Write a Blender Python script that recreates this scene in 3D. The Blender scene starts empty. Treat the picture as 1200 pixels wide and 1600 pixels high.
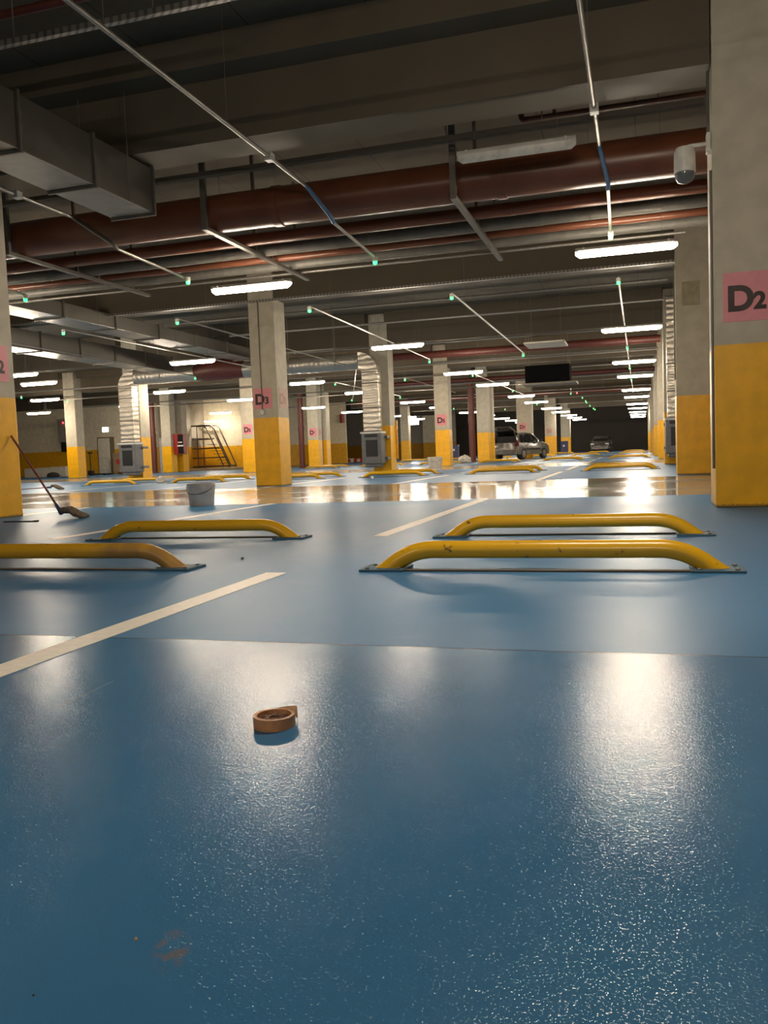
import bpy, bmesh, math, random
from mathutils import Vector, Matrix

S = bpy.context.scene
COL = S.collection
random.seed(7)

# ---------------------------------------------------------------- camera
YAW, PITCH, ROLL, F_PX, CAM_Z = -0.2942149, -0.06850767, -0.03807637, 1330.0, 0.6
fw = Vector((math.sin(YAW)*math.cos(PITCH), math.cos(YAW)*math.cos(PITCH), math.sin(PITCH)))
r0 = Vector((math.cos(YAW), -math.sin(YAW), 0.0))
u0 = r0.cross(fw)
rt = math.cos(ROLL)*r0 + math.sin(ROLL)*u0
up = -math.sin(ROLL)*r0 + math.cos(ROLL)*u0
cd = bpy.data.cameras.new('camera')
cam = bpy.data.objects.new('camera', cd); COL.objects.link(cam)
cam.matrix_world = Matrix(((rt.x, up.x, -fw.x, 0.0), (rt.y, up.y, -fw.y, 0.0), (rt.z, up.z, -fw.z, CAM_Z), (0, 0, 0, 1)))
cd.sensor_fit = 'VERTICAL'; cd.sensor_height = 36.0; cd.lens = 36.0*F_PX/1600.0
cd.clip_start = 0.02; cd.clip_end = 400
S.camera = cam

# ---------------------------------------------------------------- light and exposure
S.view_settings.view_transform = 'Standard'; S.view_settings.look = 'None'
S.view_settings.gamma = 1.0; S.view_settings.use_curve_mapping = False
S.view_settings.exposure = 2.7
LAMP = 26.0                       # strength of the strip lights' diffusers
LAMP_COL = (1.0, 0.85, 0.66, 1)
W = bpy.data.worlds.new('world'); S.world = W; W.use_nodes = True
W.node_tree.nodes['Background'].inputs[0].default_value = (0.02, 0.018, 0.015, 1)
W.node_tree.nodes['Background'].inputs[1].default_value = 0.1
S.cycles.max_bounces = 8; S.cycles.diffuse_bounces = 4; S.cycles.glossy_bounces = 4
S.cycles.sample_clamp_indirect = 2.0
S.cycles.sample_clamp_direct = 9.0
S.cycles.use_light_tree = True

# ---------------------------------------------------------------- materials
class NT:
    def __init__(self, name):
        self.m = bpy.data.materials.new(name); self.m.use_nodes = True
        self.t = self.m.node_tree; self.n = self.t.nodes; self.l = self.t.links
        self.b = self.n['Principled BSDF']
    def add(self, typ, **kw):
        x = self.n.new(typ)
        for k, v in kw.items():
            setattr(x, k, v)
        return x
    def put(self, sock, val):
        if hasattr(val, 'is_linked') or isinstance(val, bpy.types.NodeSocket):
            self.l.new(val, sock)
        else:
            sock.default_value = val
    def math(self, op, a, b=0.0, c=None):
        x = self.add('ShaderNodeMath', operation=op)
        self.put(x.inputs[0], a); self.put(x.inputs[1], b)
        if c is not None: self.put(x.inputs[2], c)
        return x.outputs[0]
    def mix(self, fac, a, b):
        x = self.add('ShaderNodeMix', data_type='RGBA')
        self.put(x.inputs[0], fac); self.put(x.inputs[6], a); self.put(x.inputs[7], b)
        return x.outputs[2]
    def mixf(self, fac, a, b):
        x = self.add('ShaderNodeMix', data_type='FLOAT')
        self.put(x.inputs[0], fac); self.put(x.inputs[2], a); self.put(x.inputs[3], b)
        return x.outputs[0]
    def coords(self):
        return self.add('ShaderNodeTexCoord').outputs['Object']
    def xyz(self, v):
        return self.add('ShaderNodeSeparateXYZ'), v
    def noise(self, scale, vec=None, detail=3.0, rough=0.5):
        x = self.add('ShaderNodeTexNoise')
        x.inputs['Scale'].default_value = scale; x.inputs['Detail'].default_value = detail
        x.inputs['Roughness'].default_value = rough
        if vec is not None: self.l.new(vec, x.inputs['Vector'])
        return x.outputs['Fac']
    def ramp(self, v, lo, hi):
        x = self.add('ShaderNodeMapRange'); x.interpolation_type = 'SMOOTHSTEP'
        self.put(x.inputs['Value'], v); x.inputs['From Min'].default_value = lo; x.inputs['From Max'].default_value = hi
        return x.outputs['Result']
    def bump(self, h, strength, dist):
        x = self.add('ShaderNodeBump'); self.put(x.inputs['Strength'], strength)
        x.inputs['Distance'].default_value = dist; self.l.new(h, x.inputs['Height'])
        self.l.new(x.outputs[0], self.b.inputs['Normal']); return x

def C4(c): return (c[0], c[1], c[2], 1.0)

def plain(name, col, rough=0.5, metal=0.0, var=0.12, scale=9.0, bump=0.0, coat=0.0):
    k = NT(name); co = k.coords(); n = k.noise(scale, co, 4)
    f = k.ramp(n, 0.3, 0.7)
    k.l.new(k.mix(f, C4([c*(1-var) for c in col]), C4([min(1, c*(1+var)) for c in col])), k.b.inputs['Base Color'])
    k.b.inputs['Metallic'].default_value = metal
    k.l.new(k.mixf(f, max(0.02, rough*0.85), min(1, rough*1.15)), k.b.inputs['Roughness'])
    k.b.inputs['Coat Weight'].default_value = coat
    if bump: k.bump(k.noise(scale*6, co, 3), bump, 0.004)
    return k.m

def emit(name, col, s):
    k = NT(name)
    k.b.inputs['Base Color'].default_value = (0.8, 0.8, 0.8, 1)
    k.b.inputs['Emission Color'].default_value = C4(col); k.b.inputs['Emission Strength'].default_value = s
    return k.m

def two_tone(name, top, low, z0, rough_t=0.75, rough_l=0.42, var=0.08):
    """painted concrete: one colour above height z0, another below it"""
    k = NT(name); co = k.coords()
    s = k.add('ShaderNodeSeparateXYZ'); k.l.new(co, s.inputs[0])
    n = k.noise(5.0, co, 5); n2 = k.noise(60.0, co, 3)
    edge = k.math('ADD', z0, k.math('MULTIPLY', k.math('SUBTRACT', n2, 0.5), 0.006))
    is_low = k.math('LESS_THAN', s.outputs[2], edge)
    t = k.mix(k.ramp(n, 0.3, 0.7), C4([c*(1-var) for c in top]), C4([c*(1+var) for c in top]))
    l = k.mix(k.ramp(n, 0.3, 0.7), C4([c*(1-var) for c in low]), C4([c*(1+var) for c in low]))
    scuff = k.math('MULTIPLY', k.math('LESS_THAN', s.outputs[2], k.math('MULTIPLY', n2, 0.05)), 0.6)
    l = k.mix(scuff, l, (0.05, 0.06, 0.05, 1))
    k.l.new(k.mix(is_low, t, l), k.b.inputs['Base Color'])
    k.l.new(k.mixf(is_low, rough_t, rough_l), k.b.inputs['Roughness'])
    k.bump(k.noise(90.0, co, 3), 0.15, 0.004)
    return k.m

YEL = (0.92, 0.465, 0.008)
GREY = (0.52, 0.475, 0.38)

def floor_material():
    k = NT('painted_floor'); co = k.coords()
    s = k.add('ShaderNodeSeparateXYZ'); k.l.new(co, s.inputs[0])
    x, y = s.outputs[0], s.outputs[1]
    big = k.noise(0.9, co, 5); mid = k.noise(6.0, co, 4)
    # aisles: grey coating between the bays (repeats every 16.8 m)
    ya = k.math('MODULO', k.math('ADD', y, 0.0), 16.8)
    aisle = k.math('MULTIPLY', k.math('GREATER_THAN', ya, 10.27), k.math('LESS_THAN', ya, 16.0))
    aisle = k.math('MULTIPLY', aisle, k.math('GREATER_THAN', y, 0.0))
    blue = k.mix(k.ramp(big, 0.3, 0.7), (0.048, 0.178, 0.362, 1), (0.062, 0.208, 0.405, 1))
    blue = k.mix(k.math('MULTIPLY', k.ramp(mid, 0.45, 0.75), 0.35), blue, (0.078, 0.21, 0.42, 1))
    grey = k.mix(k.ramp(mid, 0.3, 0.7), (0.30, 0.285, 0.26, 1), (0.38, 0.36, 0.33, 1))
    base = k.mix(aisle, blue, grey)
    # pour joint across the bay: a fine irregular crack
    jy = k.math('ADD', 2.512, k.math('MULTIPLY', k.math('SUBTRACT', k.noise(1.3, co, 3), 0.5), 0.05))
    d = k.math('ABSOLUTE', k.math('SUBTRACT', y, jy))
    crack = k.math('LESS_THAN', d, k.math('MULTIPLY', mid, 0.012))
    base = k.mix(k.math('MULTIPLY', crack, 0.75), base, (0.02, 0.045, 0.07, 1))
    # a scuffed brown smudge left on the paint
    sx = k.math('DIVIDE', k.math('SUBTRACT', k.math('ADD', x, k.math('MULTIPLY', k.math('SUBTRACT', y, 0.89), 0.35)), -0.565), 0.028)
    sy = k.math('DIVIDE', k.math('SUBTRACT', y, 0.885), 0.05)
    rr = k.math('ADD', k.math('MULTIPLY', sx, sx), k.math('MULTIPLY', sy, sy))
    sm = k.math('MULTIPLY', k.math('SUBTRACT', 1.0, k.ramp(rr, 0.2, 1.0)), k.ramp(k.noise(45.0, co, 4), 0.42, 0.6))
    base = k.mix(k.math('MULTIPLY', sm, 0.55), base, (0.26, 0.17, 0.10, 1))
    # a pale scratch in the paint
    sd = k.math('ABSOLUTE', k.math('SUBTRACT', x, k.math('ADD', -1.405, k.math('MULTIPLY', k.math('SUBTRACT', y, 1.9), -0.02))))
    sc = k.math('MULTIPLY', k.math('LESS_THAN', sd, 0.0018), k.math('MULTIPLY', k.math('GREATER_THAN', y, 1.74), k.math('LESS_THAN', y, 2.0)))
    base = k.mix(k.math('MULTIPLY', sc, 0.6), base, (0.35, 0.45, 0.55, 1))
    k.l.new(base, k.b.inputs['Base Color'])
    # gloss: the near coat is glossy with an orange-peel grain, the next one satin, the aisle wet
    near = k.math('LESS_THAN', y, jy)
    rough = k.mixf(near, k.mixf(k.ramp(big, 0.3, 0.7), 0.33, 0.40), 0.05)
    wetn = k.noise(0.55, co, 4)
    first = k.math('LESS_THAN', y, 17.0)
    wet = k.math('MULTIPLY', aisle, first)
    rough = k.mixf(k.math('GREATER_THAN', y, 15.9), rough, 0.42)
    rough = k.mixf(aisle, rough, 0.16)
    rough = k.mixf(wet, rough, k.mixf(k.ramp(wetn, 0.45, 0.7), 0.10, 0.20))
    k.l.new(rough, k.b.inputs['Roughness'])
    k.b.inputs['IOR'].default_value = 1.5
    k.l.new(k.mixf(near, k.mixf(aisle, 0.34, 0.6), 0.45), k.b.inputs['Specular IOR Level'])
    grain = k.noise(165.0, co, 2, 0.6)
    grain2 = k.noise(55.0, co, 2)
    h = k.math('ADD', grain, k.math('MULTIPLY', grain2, 0.9))
    pits = k.ramp(k.noise(240.0, co, 1), 0.52, 0.75)
    h = k.math('ADD', h, k.math('MULTIPLY', pits, 0.45))
    st = k.mixf(near, 0.0, 0.24)
    bp = k.bump(h, st, 0.0022)
    # slow swell of the wet film and the trowelled coat
    b2 = k.add('ShaderNodeBump'); b2.inputs['Distance'].default_value = 0.02
    k.put(b2.inputs['Strength'], k.mixf(aisle, 0.012, 0.12)); k.l.new(k.noise(3.2, co, 2), b2.inputs['Height'])
    k.l.new(b2.outputs[0], bp.inputs['Normal'])
    # worn coat: only part of the surface still carries the clear gloss
    df = k.add('ShaderNodeBsdfDiffuse'); k.l.new(base, df.inputs['Color']); k.l.new(bp.outputs[0], df.inputs['Normal'])
    mx = k.add('ShaderNodeMixShader')
    beyond = k.math('GREATER_THAN', y, 15.9)
    k.l.new(k.mixf(near, k.mixf(aisle, k.mixf(beyond, 0.42, 0.05), 0.12), 0.44), mx.inputs[0])
    k.l.new(k.b.outputs[0], mx.inputs[1]); k.l.new(df.outputs[0], mx.inputs[2])
    k.l.new(mx.outputs[0], k.n['Material Output'].inputs['Surface'])
    return k.m

def ceiling_material():
    k = NT('concrete_slab'); co = k.coords()
    s = k.add('ShaderNodeSeparateXYZ'); k.l.new(co, s.inputs[0])
    n = k.noise(1.6, co, 6); n2 = k.noise(22.0, co, 4)
    base = k.mix(k.ramp(n, 0.3, 0.7), (0.105, 0.084, 0.056, 1), (0.140, 0.112, 0.076, 1))
    base = k.mix(k.math('MULTIPLY', n2, 0.2), base, (0.045, 0.038, 0.028, 1))
    fr = k.math('FRACT', k.math('DIVIDE', s.outputs[0], 1.2))
    j = k.math('LESS_THAN', fr, 0.014)
    base = k.mix(k.math('MULTIPLY', j, 0.7), base, (0.03, 0.028, 0.025, 1))
    k.l.new(base, k.b.inputs['Base Color']); k.b.inputs['Roughness'].default_value = 0.85
    return k.m

def stop_paint(dirt):
    k = NT('yellow_stop_paint'); co = k.coords()
    oi = k.add('ShaderNodeObjectInfo')
    v = k.add('ShaderNodeVectorMath', operation='ADD'); k.l.new(co, v.inputs[0])
    k.l.new(k.math('MULTIPLY', oi.outputs['Random'], 40.0), v.inputs[1])
    n = k.noise(9.0, v.outputs[0], 6, 0.62); n2 = k.noise(3.0, v.outputs[0], 3)
    base = k.mix(n2, (0.70, 0.37, 0.012, 1), (0.80, 0.46, 0.02, 1))
    if dirt > 0:
        s = k.add('ShaderNodeSeparateXYZ'); k.l.new(co, s.inputs[0])
        f = k.math('MULTIPLY', k.ramp(n2, 0.36, 0.62), k.ramp(s.outputs[0], -0.9, 0.5))
        base = k.mix(k.math('MULTIPLY', f, dirt), base, (0.40, 0.225, 0.065, 1))
    k.l.new(k.mix(k.ramp(n, 0.635, 0.69), base, (0.12, 0.075, 0.03, 1)), k.b.inputs['Base Color'])
    k.b.inputs['Roughness'].default_value = 0.24 if dirt < 0.5 else 0.4
    k.bump(k.noise(40.0, co, 3), 0.25, 0.003)
    return k.m

def foil(name, col=(0.62, 0.60, 0.56), axis=2, ripple=0.4, metal=0.85):
    k = NT(name); co = k.coords()
    n = k.noise(7.0, co, 4); n2 = k.noise(2.2, co, 2)
    k.l.new(k.mix(n2, C4([c*0.85 for c in col]), C4(col)), k.b.inputs['Base Color'])
    k.b.inputs['Metallic'].default_value = metal
    k.l.new(k.mixf(n, 0.28, 0.46), k.b.inputs['Roughness'])
    h = n
    if ripple > 0.3:                                     # crumpled ribs across the duct
        s = k.add('ShaderNodeSeparateXYZ'); k.l.new(co, s.inputs[0])
        ph = k.math('ADD', k.math('MULTIPLY', s.outputs[axis], 42.0), k.math('MULTIPLY', n2, 9.0))
        h = k.math('ADD', n, k.math('MULTIPLY', k.math('SINE', ph), 0.25))
    k.bump(h, ripple, 0.03)
    return k.m

def perforated():
    k = NT('perforated_steel'); co = k.coords()
    s = k.add('ShaderNodeSeparateXYZ'); k.l.new(co, s.inputs[0])
    fr = k.math('FRACT', k.math('MULTIPLY', k.math('ADD', s.outputs[0], s.outputs[1]), 14.0))
    hole = k.math('LESS_THAN', fr, 0.42)
    k.l.new(k.mix(k.math('MULTIPLY', hole, 0.6), (0.36, 0.34, 0.31, 1), (0.07, 0.06, 0.055, 1)), k.b.inputs['Base Color'])
    k.b.inputs['Metallic'].default_value = 0.75; k.b.inputs['Roughness'].default_value = 0.38
    k.bump(k.noise(6.0, co, 2), 0.1, 0.01)
    return k.m

M = {}
M['floor'] = floor_material()
M['ceil'] = ceiling_material()
M['beam'] = plain('concrete_beam', (0.115, 0.094, 0.065), 0.8, var=0.10, scale=2.0, bump=0.15)
M['col'] = two_tone('painted_column', GREY, YEL, 1.45)
M['wall'] = two_tone('painted_wall', (0.80, 0.71, 0.53), (0.80, 0.40, 0.012), 1.45)
M['wall_grey'] = two_tone('painted_grey_wall', (0.40, 0.37, 0.31), (0.52, 0.25, 0.012), 1.45)
M['wall_unlit'] = plain('unlit_wall', (0.045, 0.040, 0.035), 0.8)  # lack of light at the far end put into the wall colour
M['line'] = plain('white_road_paint', (0.88, 0.83, 0.74), 0.45, var=0.06, scale=30, bump=0.2)
M['stop'] = stop_paint(0.0)
M['stop_dirty'] = stop_paint(1.0)
M['plate'] = plain('blue_overpainted_steel', (0.04, 0.10, 0.15), 0.65)
M['bar'] = plain('grimy_steel_bar', (0.075, 0.062, 0.05), 0.8)
M['patch'] = plain('dull_olive_patch', (0.36, 0.32, 0.22), 0.8)
M['bolt'] = plain('steel_bolt', (0.25, 0.24, 0.22), 0.4, 0.8)
M['pink'] = plain('pink_sign_paint', (0.74, 0.28, 0.32), 0.55, var=0.05)
M['faded'] = plain('faded_pink_paint', (0.54, 0.34, 0.29), 0.6, var=0.05)
M['ink'] = plain('dark_stencil_paint', (0.035, 0.018, 0.018), 0.55)
M['fade_ink'] = plain('faded_stencil_paint', (0.40, 0.23, 0.19), 0.6)
M['lamp'] = emit('lit_diffuser', LAMP_COL, LAMP)
M['housing'] = plain('grey_plastic_housing', (0.55, 0.54, 0.50), 0.45)
M['unlit'] = plain('unlit_white_diffuser', (0.72, 0.68, 0.60), 0.3)
M['galv'] = plain('galvanized_conduit', (0.32, 0.30, 0.27), 0.42, 0.6, scale=25)
M['galv_dull'] = plain('dull_galvanized_steel', (0.17, 0.155, 0.135), 0.5, 0.6)
M['tray'] = perforated()
M['tray_dark'] = plain('dark_cable_tray', (0.06, 0.05, 0.04), 0.6, 0.2)
M['blue_coupling'] = plain('blue_flexible_conduit', (0.10, 0.22, 0.42), 0.45)
M['redpipe'] = plain('red_primer_pipe', (0.15, 0.050, 0.024), 0.33, var=0.15, scale=2.0)
M['redpipe_dark'] = plain('dark_red_pipe', (0.12, 0.030, 0.022), 0.45)
M['whitepipe'] = plain('grey_drain_pipe', (0.17, 0.16, 0.14), 0.45)
M['rod'] = plain('hanger_steel', (0.20, 0.17, 0.14), 0.5, 0.4)
M['duct'] = foil('galvanized_duct_sheet', (0.27, 0.255, 0.23), ripple=0.12)
M['foil'] = foil('ribbed_foil_duct', (0.60, 0.55, 0.47), 2, 0.5, 0.85)
M['foil_x'] = foil('crumpled_foil_duct', (0.50, 0.46, 0.40), 0, 0.5, 0.6)
M['fan'] = plain('grey_fan_box', (0.17, 0.17, 0.175), 0.4)
M['fan_dark'] = plain('dark_grille', (0.016, 0.016, 0.017), 0.5)
M['black_box'] = plain('matt_black_casing', (0.006, 0.006, 0.006), 0.95)
M['black_box'].node_tree.nodes['Principled BSDF'].inputs['Specular IOR Level'].default_value = 0.05
M['led_green'] = emit('green_led', (0.0, 1.0, 0.10), 1.3)
M['led_red'] = emit('red_led', (1.0, 0.02, 0.03), 1.2)
M['white'] = plain('white_plastic', (0.72, 0.70, 0.65), 0.4)
M['dome'] = plain('smoked_dome', (0.16, 0.17, 0.18), 0.1)
M['black'] = plain('black_rubber', (0.02, 0.02, 0.02), 0.6)
M['tape'] = plain('brown_masking_tape', (0.50, 0.25, 0.12), 0.5, scale=60)
M['core'] = plain('cardboard_core', (0.22, 0.12, 0.085), 0.7, scale=60)
M['tail'] = plain('tape_tail', (0.66, 0.50, 0.38), 0.5, scale=60)
M['crumb'] = plain('sand_crumb', (0.62, 0.42, 0.2), 0.8)
M['chip'] = plain('dark_chip', (0.05, 0.045, 0.04), 0.8)
M['bucket'] = plain('white_bucket_plastic', (0.66, 0.63, 0.60), 0.4)
M['mop'] = plain('grey_mop_strands', (0.22, 0.17, 0.12), 0.95, var=0.4, scale=40, bump=0.8)
M['pole_red'] = plain('maroon_mop_pole', (0.24, 0.07, 0.06), 0.4)
M['pole_blue'] = plain('blue_mop_socket', (0.10, 0.12, 0.30), 0.4)
M['redbox'] = plain('red_cabinet_paint', (0.33, 0.02, 0.02), 0.35)
M['dark_glass'] = plain('dark_cabinet_glass', (0.02, 0.018, 0.018), 0.15)
M['door'] = plain('pale_door_paint', (0.80, 0.74, 0.62), 0.4)
M['door_frame'] = plain('brown_door_frame', (0.22, 0.17, 0.10), 0.5)
M['exit'] = emit('lit_exit_panel', (0.75, 1.0, 0.85), 1.2)
M['exit_ink'] = plain('green_exit_paint', (0.02, 0.32, 0.14), 0.5)
M['screen'] = emit('lit_white_panel', (0.80, 0.88, 1.0), 4.0)
M['ladder'] = plain('dark_ladder_tube', (0.075, 0.055, 0.04), 0.45, 0.3)
M['cabinet'] = plain('grey_cabinet', (0.34, 0.32, 0.29), 0.5)
M['bin_blue'] = plain('blue_bin_plastic', (0.03, 0.035, 0.12), 0.45)
M['board'] = plain('brown_board', (0.36, 0.25, 0.15), 0.7)
M['red_mark'] = plain('red_print', (0.55, 0.06, 0.05), 0.6)
M['white_box'] = plain('pale_packaging', (0.82, 0.76, 0.65), 0.7)
M['bag'] = plain('white_bag_film', (0.66, 0.60, 0.52), 0.35, bump=0.6)
M['car'] = plain('silver_car_paint', (0.16, 0.155, 0.145), 0.25, 0.55, coat=0.6, scale=2)
M['car_dark'] = plain('dark_car_paint', (0.10, 0.095, 0.09), 0.25, 0.4, coat=0.6)
M['glass'] = plain('dark_car_glass', (0.012, 0.012, 0.013), 0.06)
M['interior'] = plain('black_car_interior', (0.012, 0.011, 0.011), 0.8)
M['hub'] = plain('grey_wheel_cover', (0.30, 0.30, 0.29), 0.35, 0.5)
M['tail_red'] = plain('red_tail_lamp', (0.10, 0.012, 0.012), 0.15)
M['headlamp'] = plain('clear_headlamp', (0.75, 0.75, 0.75), 0.08)
M['glint'] = plain('orange_edge_glint', (0.85, 0.42, 0.06), 0.25)
M['kerb'] = plain('concrete_kerb', (0.42, 0.34, 0.24), 0.7)
M['stripe_red'] = plain('red_barrier', (0.5, 0.05, 0.04), 0.45)

# ---------------------------------------------------------------- geometry helpers
def nbm(): return bmesh.new()

def obj(name, bm, mat, parent=None, loc=None, smooth=False, extra=None):
    """link bm as ONE mesh object; loc moves its origin (vertices given in the parent's frame)"""
    me = bpy.data.meshes.new(name)
    if loc is not None:
        bmesh.ops.translate(bm, verts=bm.verts, vec=-Vector(loc))
    bmesh.ops.recalc_face_normals(bm, faces=bm.faces)
    bm.to_mesh(me); bm.free()
    me.materials.append(mat)
    for m in (extra or []): me.materials.append(m)
    if smooth:
        for p in me.polygons: p.use_smooth = True
        try: me.set_sharp_from_angle(angle=math.radians(40))
        except Exception: pass
    o = bpy.data.objects.new(name, me); COL.objects.link(o)
    if loc is not None: o.location = loc
    if parent is not None: o.parent = parent
    return o

def tag(o, label=None, cat=None, group=None, kind=None):
    if label: o['label'] = label
    if cat: o['category'] = cat
    if group: o['group'] = group
    if kind: o['kind'] = kind
    return o

def thing(name, label, cat, loc=(0, 0, 0), rz=0.0, group=None):
    o = bpy.data.objects.new(name, None); COL.objects.link(o)
    o.empty_display_size = 0.1
    o.location = loc; o.rotation_euler = (0, 0, rz)
    return tag(o, label, cat, group)

def dup(root, loc, rz=0.0, label=None, group=None):
    r = root.copy(); COL.objects.link(r); r.location = loc; r.rotation_euler = (0, 0, rz)
    if label: r['label'] = label
    if group: r['group'] = group
    for ch in list(root.children):
        c = ch.copy(); COL.objects.link(c); c.parent = r
        for g in ch.children:
            d = g.copy(); COL.objects.link(d); d.parent = c
    return r

def box(bm, x0, x1, y0, y1, z0, z1, bev=0.0, mi=0):
    vs = [bm.verts.new(p) for p in ((x0, y0, z0), (x1, y0, z0), (x1, y1, z0), (x0, y1, z0), (x0, y0, z1), (x1, y0, z1), (x1, y1, z1), (x0, y1, z1))]
    fs = [bm.faces.new([vs[i] for i in f]) for f in ((3, 2, 1, 0), (4, 5, 6, 7), (0, 1, 5, 4), (1, 2, 6, 5), (2, 3, 7, 6), (3, 0, 4, 7))]
    for f in fs: f.material_index = mi
    if bev > 0:
        es = set(e for f in fs for e in f.edges)
        bmesh.ops.bevel(bm, geom=list(es), offset=bev, segments=2, profile=0.5, affect='EDGES')
    return bm

def tube(bm, pts, r, seg=12, caps=True, flat=1.0):
    """sweep a circle along a polyline; r is one radius or one per point"""
    pts = [Vector(p) for p in pts]; n = len(pts)
    rs = r if isinstance(r, (list, tuple)) else [r]*n
    tans = []
    for i in range(n):
        a = (pts[i]-pts[i-1]).normalized() if i > 0 else None
        b = (pts[i+1]-pts[i]).normalized() if i < n-1 else None
        t = (a+b) if a and b else (a or b)
        tans.append(t.normalized())
    ref = Vector((0, 0, 1)) if abs(tans[0].z) < 0.9 else Vector((1, 0, 0))
    nrm = (ref - tans[0]*ref.dot(tans[0])).normalized()
    rings = []
    for i in range(n):
        nrm = (nrm - tans[i]*nrm.dot(tans[i])).normalized()
        bn = tans[i].cross(nrm)
        k = 1.0
        if 0 < i < n-1:
            c = (pts[i]-pts[i-1]).normalized().dot(tans[i]); k = 1.0/max(0.5, c)
        ring = []
        for j in range(seg):
            a = 2*math.pi*j/seg
            ring.append(bm.verts.new(pts[i] + (nrm*math.cos(a)*flat + bn*math.sin(a))*rs[i]*(k if False else 1.0)))
        rings.append(ring)
    for i in range(n-1):
        for j in range(seg):
            bm.faces.new((rings[i][j], rings[i][(j+1) % seg], rings[i+1][(j+1) % seg], rings[i+1][j]))
    if caps:
        bm.faces.new(list(reversed(rings[0]))); bm.faces.new(rings[-1])
    return bm

def lathe(bm, prof, seg=24, c=(0, 0, 0), axis='Z'):
    rings = []
    for (r, h) in prof:
        ring = []
        for j in range(seg):
            a = 2*math.pi*j/seg; p = (r*math.cos(a), r*math.sin(a), h)
            if axis == 'Y': p = (p[0], p[2], p[1])
            if axis == 'X': p = (p[2], p[0], p[1])
            ring.append(bm.verts.new((p[0]+c[0], p[1]+c[1], p[2]+c[2])))
        rings.append(ring)
    for i in range(len(rings)-1):
        for j in range(seg):
            bm.faces.new((rings[i][j], rings[i][(j+1) % seg], rings[i+1][(j+1) % seg], rings[i+1][j]))
    bm.faces.new(list(reversed(rings[0]))); bm.faces.new(rings[-1])
    return bm

def prism_x(bm, prof, x0, x1):
    """profile of (y, z) points extruded along x"""
    a = [bm.verts.new((x0, p[0], p[1])) for p in prof]; b = [bm.verts.new((x1, p[0], p[1])) for p in prof]
    n = len(prof)
    for i in range(n):
        bm.faces.new((a[i], a[(i+1) % n], b[(i+1) % n], b[i]))
    bm.faces.new(list(reversed(a))); bm.faces.new(b)
    return bm

def bend(pts, r, n=5):
    """round the corners of a polyline"""
    pts = [Vector(p) for p in pts]; out = [pts[0]]
    for i in range(1, len(pts)-1):
        a = (pts[i-1]-pts[i]); b = (pts[i+1]-pts[i]); k = min(r, a.length*0.45, b.length*0.45)
        p0 = pts[i]+a.normalized()*k; p1 = pts[i]+b.normalized()*k
        for j in range(n+1):
            t = j/n; out.append(p0*(1-t)**2 + pts[i]*2*t*(1-t) + p1*t*t)
    out.append(pts[-1]); return out

def text_obj(name, s, size, mat, parent, loc, rot, bold=0.012, kind=None, depth=0.0015):
    cu = bpy.data.curves.new(name, 'FONT'); cu.body = s; cu.size = size; cu.offset = bold; cu.extrude = depth
    cu.resolution_u = 6
    tmp = bpy.data.objects.new('tmp', cu); COL.objects.link(tmp)
    bpy.context.view_layer.update()
    me = bpy.data.meshes.new_from_object(tmp.evaluated_get(bpy.context.evaluated_depsgraph_get()))
    COL.objects.unlink(tmp); bpy.data.objects.remove(tmp); bpy.data.curves.remove(cu)
    me.name = name; me.materials.clear(); me.materials.append(mat)
    o = bpy.data.objects.new(name, me); COL.objects.link(o); o.parent = parent
    o.location = loc; o.rotation_euler = rot
    return o

def join_mesh(name, objs, mat, parent):
    """merge helper meshes (already placed in the parent's frame) into one part"""
    bm = nbm()
    for o in objs:
        b2 = bmesh.new(); b2.from_mesh(o.data); b2.transform(o.matrix_basis)
        me = bpy.data.meshes.new('t'); b2.to_mesh(me); b2.free(); bm.from_mesh(me); bpy.data.meshes.remove(me)
        bpy.data.objects.remove(o)
    return obj(name, bm, mat, parent)

ORD = ['first', 'second', 'third', 'fourth', 'fifth', 'sixth', 'seventh', 'eighth', 'ninth', 'tenth', 'eleventh', 'twelfth', 'thirteenth', 'fourteenth']

# ================================================================ the setting
def struct(name, bm, mat): return tag(obj(name, bm, mat), kind='structure')
XL, XR, YF, YB, ZC = -42.0, 7.0, -8.0, 88.0, 4.82
struct('floor', box(nbm(), XL, XR, YF, YB, -0.2, 0.0), M['floor'])
struct('ceiling', box(nbm(), XL, XR, YF, YB, ZC, ZC+0.25), M['ceil'])
struct('wall_right', box(nbm(), XR, XR+0.2, YF, YB, 0, ZC), M['wall'])
struct('wall_left', box(nbm(), XL-0.2, XL, YF, 43.1, 0, ZC), M['wall_grey'])
struct('wall_front', box(nbm(), XL, XR, YF-0.2, YF, 0, ZC), M['wall_grey'])
struct('wall_back', box(nbm(), XL, XR, YB, YB+0.2, 0, ZC), M['wall_unlit'])
# the stepped back wall on the left
struct('wall_step_1', box(nbm(), XL, -26.4, 43.0, 43.2, 0, ZC), M['wall'])
struct('wall_step_2', box(nbm(), -26.6, -26.4, 43.2, 48.6, 0, ZC), M['wall_grey'])
struct('wall_step_3', box(nbm(), -30.0, -22.7, 48.6, 48.8, 0, ZC), M['wall'])
struct('wall_step_4', box(nbm(), -22.9, -22.7, 48.8, 58.0, 0, ZC), M['wall'])
struct('wall_step_5', box(nbm(), -28.0, -20.2, 58.0, 58.2, 0, ZC), M['wall'])
struct('wall_step_6', box(nbm(), -27.0, -16.4, 78.0, 78.2, 0, ZC), M['wall_grey'])
struct('wall_step_7', box(nbm(), -22.6, -21.3, 71.0, 71.5, 0, ZC), M['wall'])
struct('wall_step_8', box(nbm(), -19.4, -17.6, 77.5, 77.9, 0, ZC), M['wall'])

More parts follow.
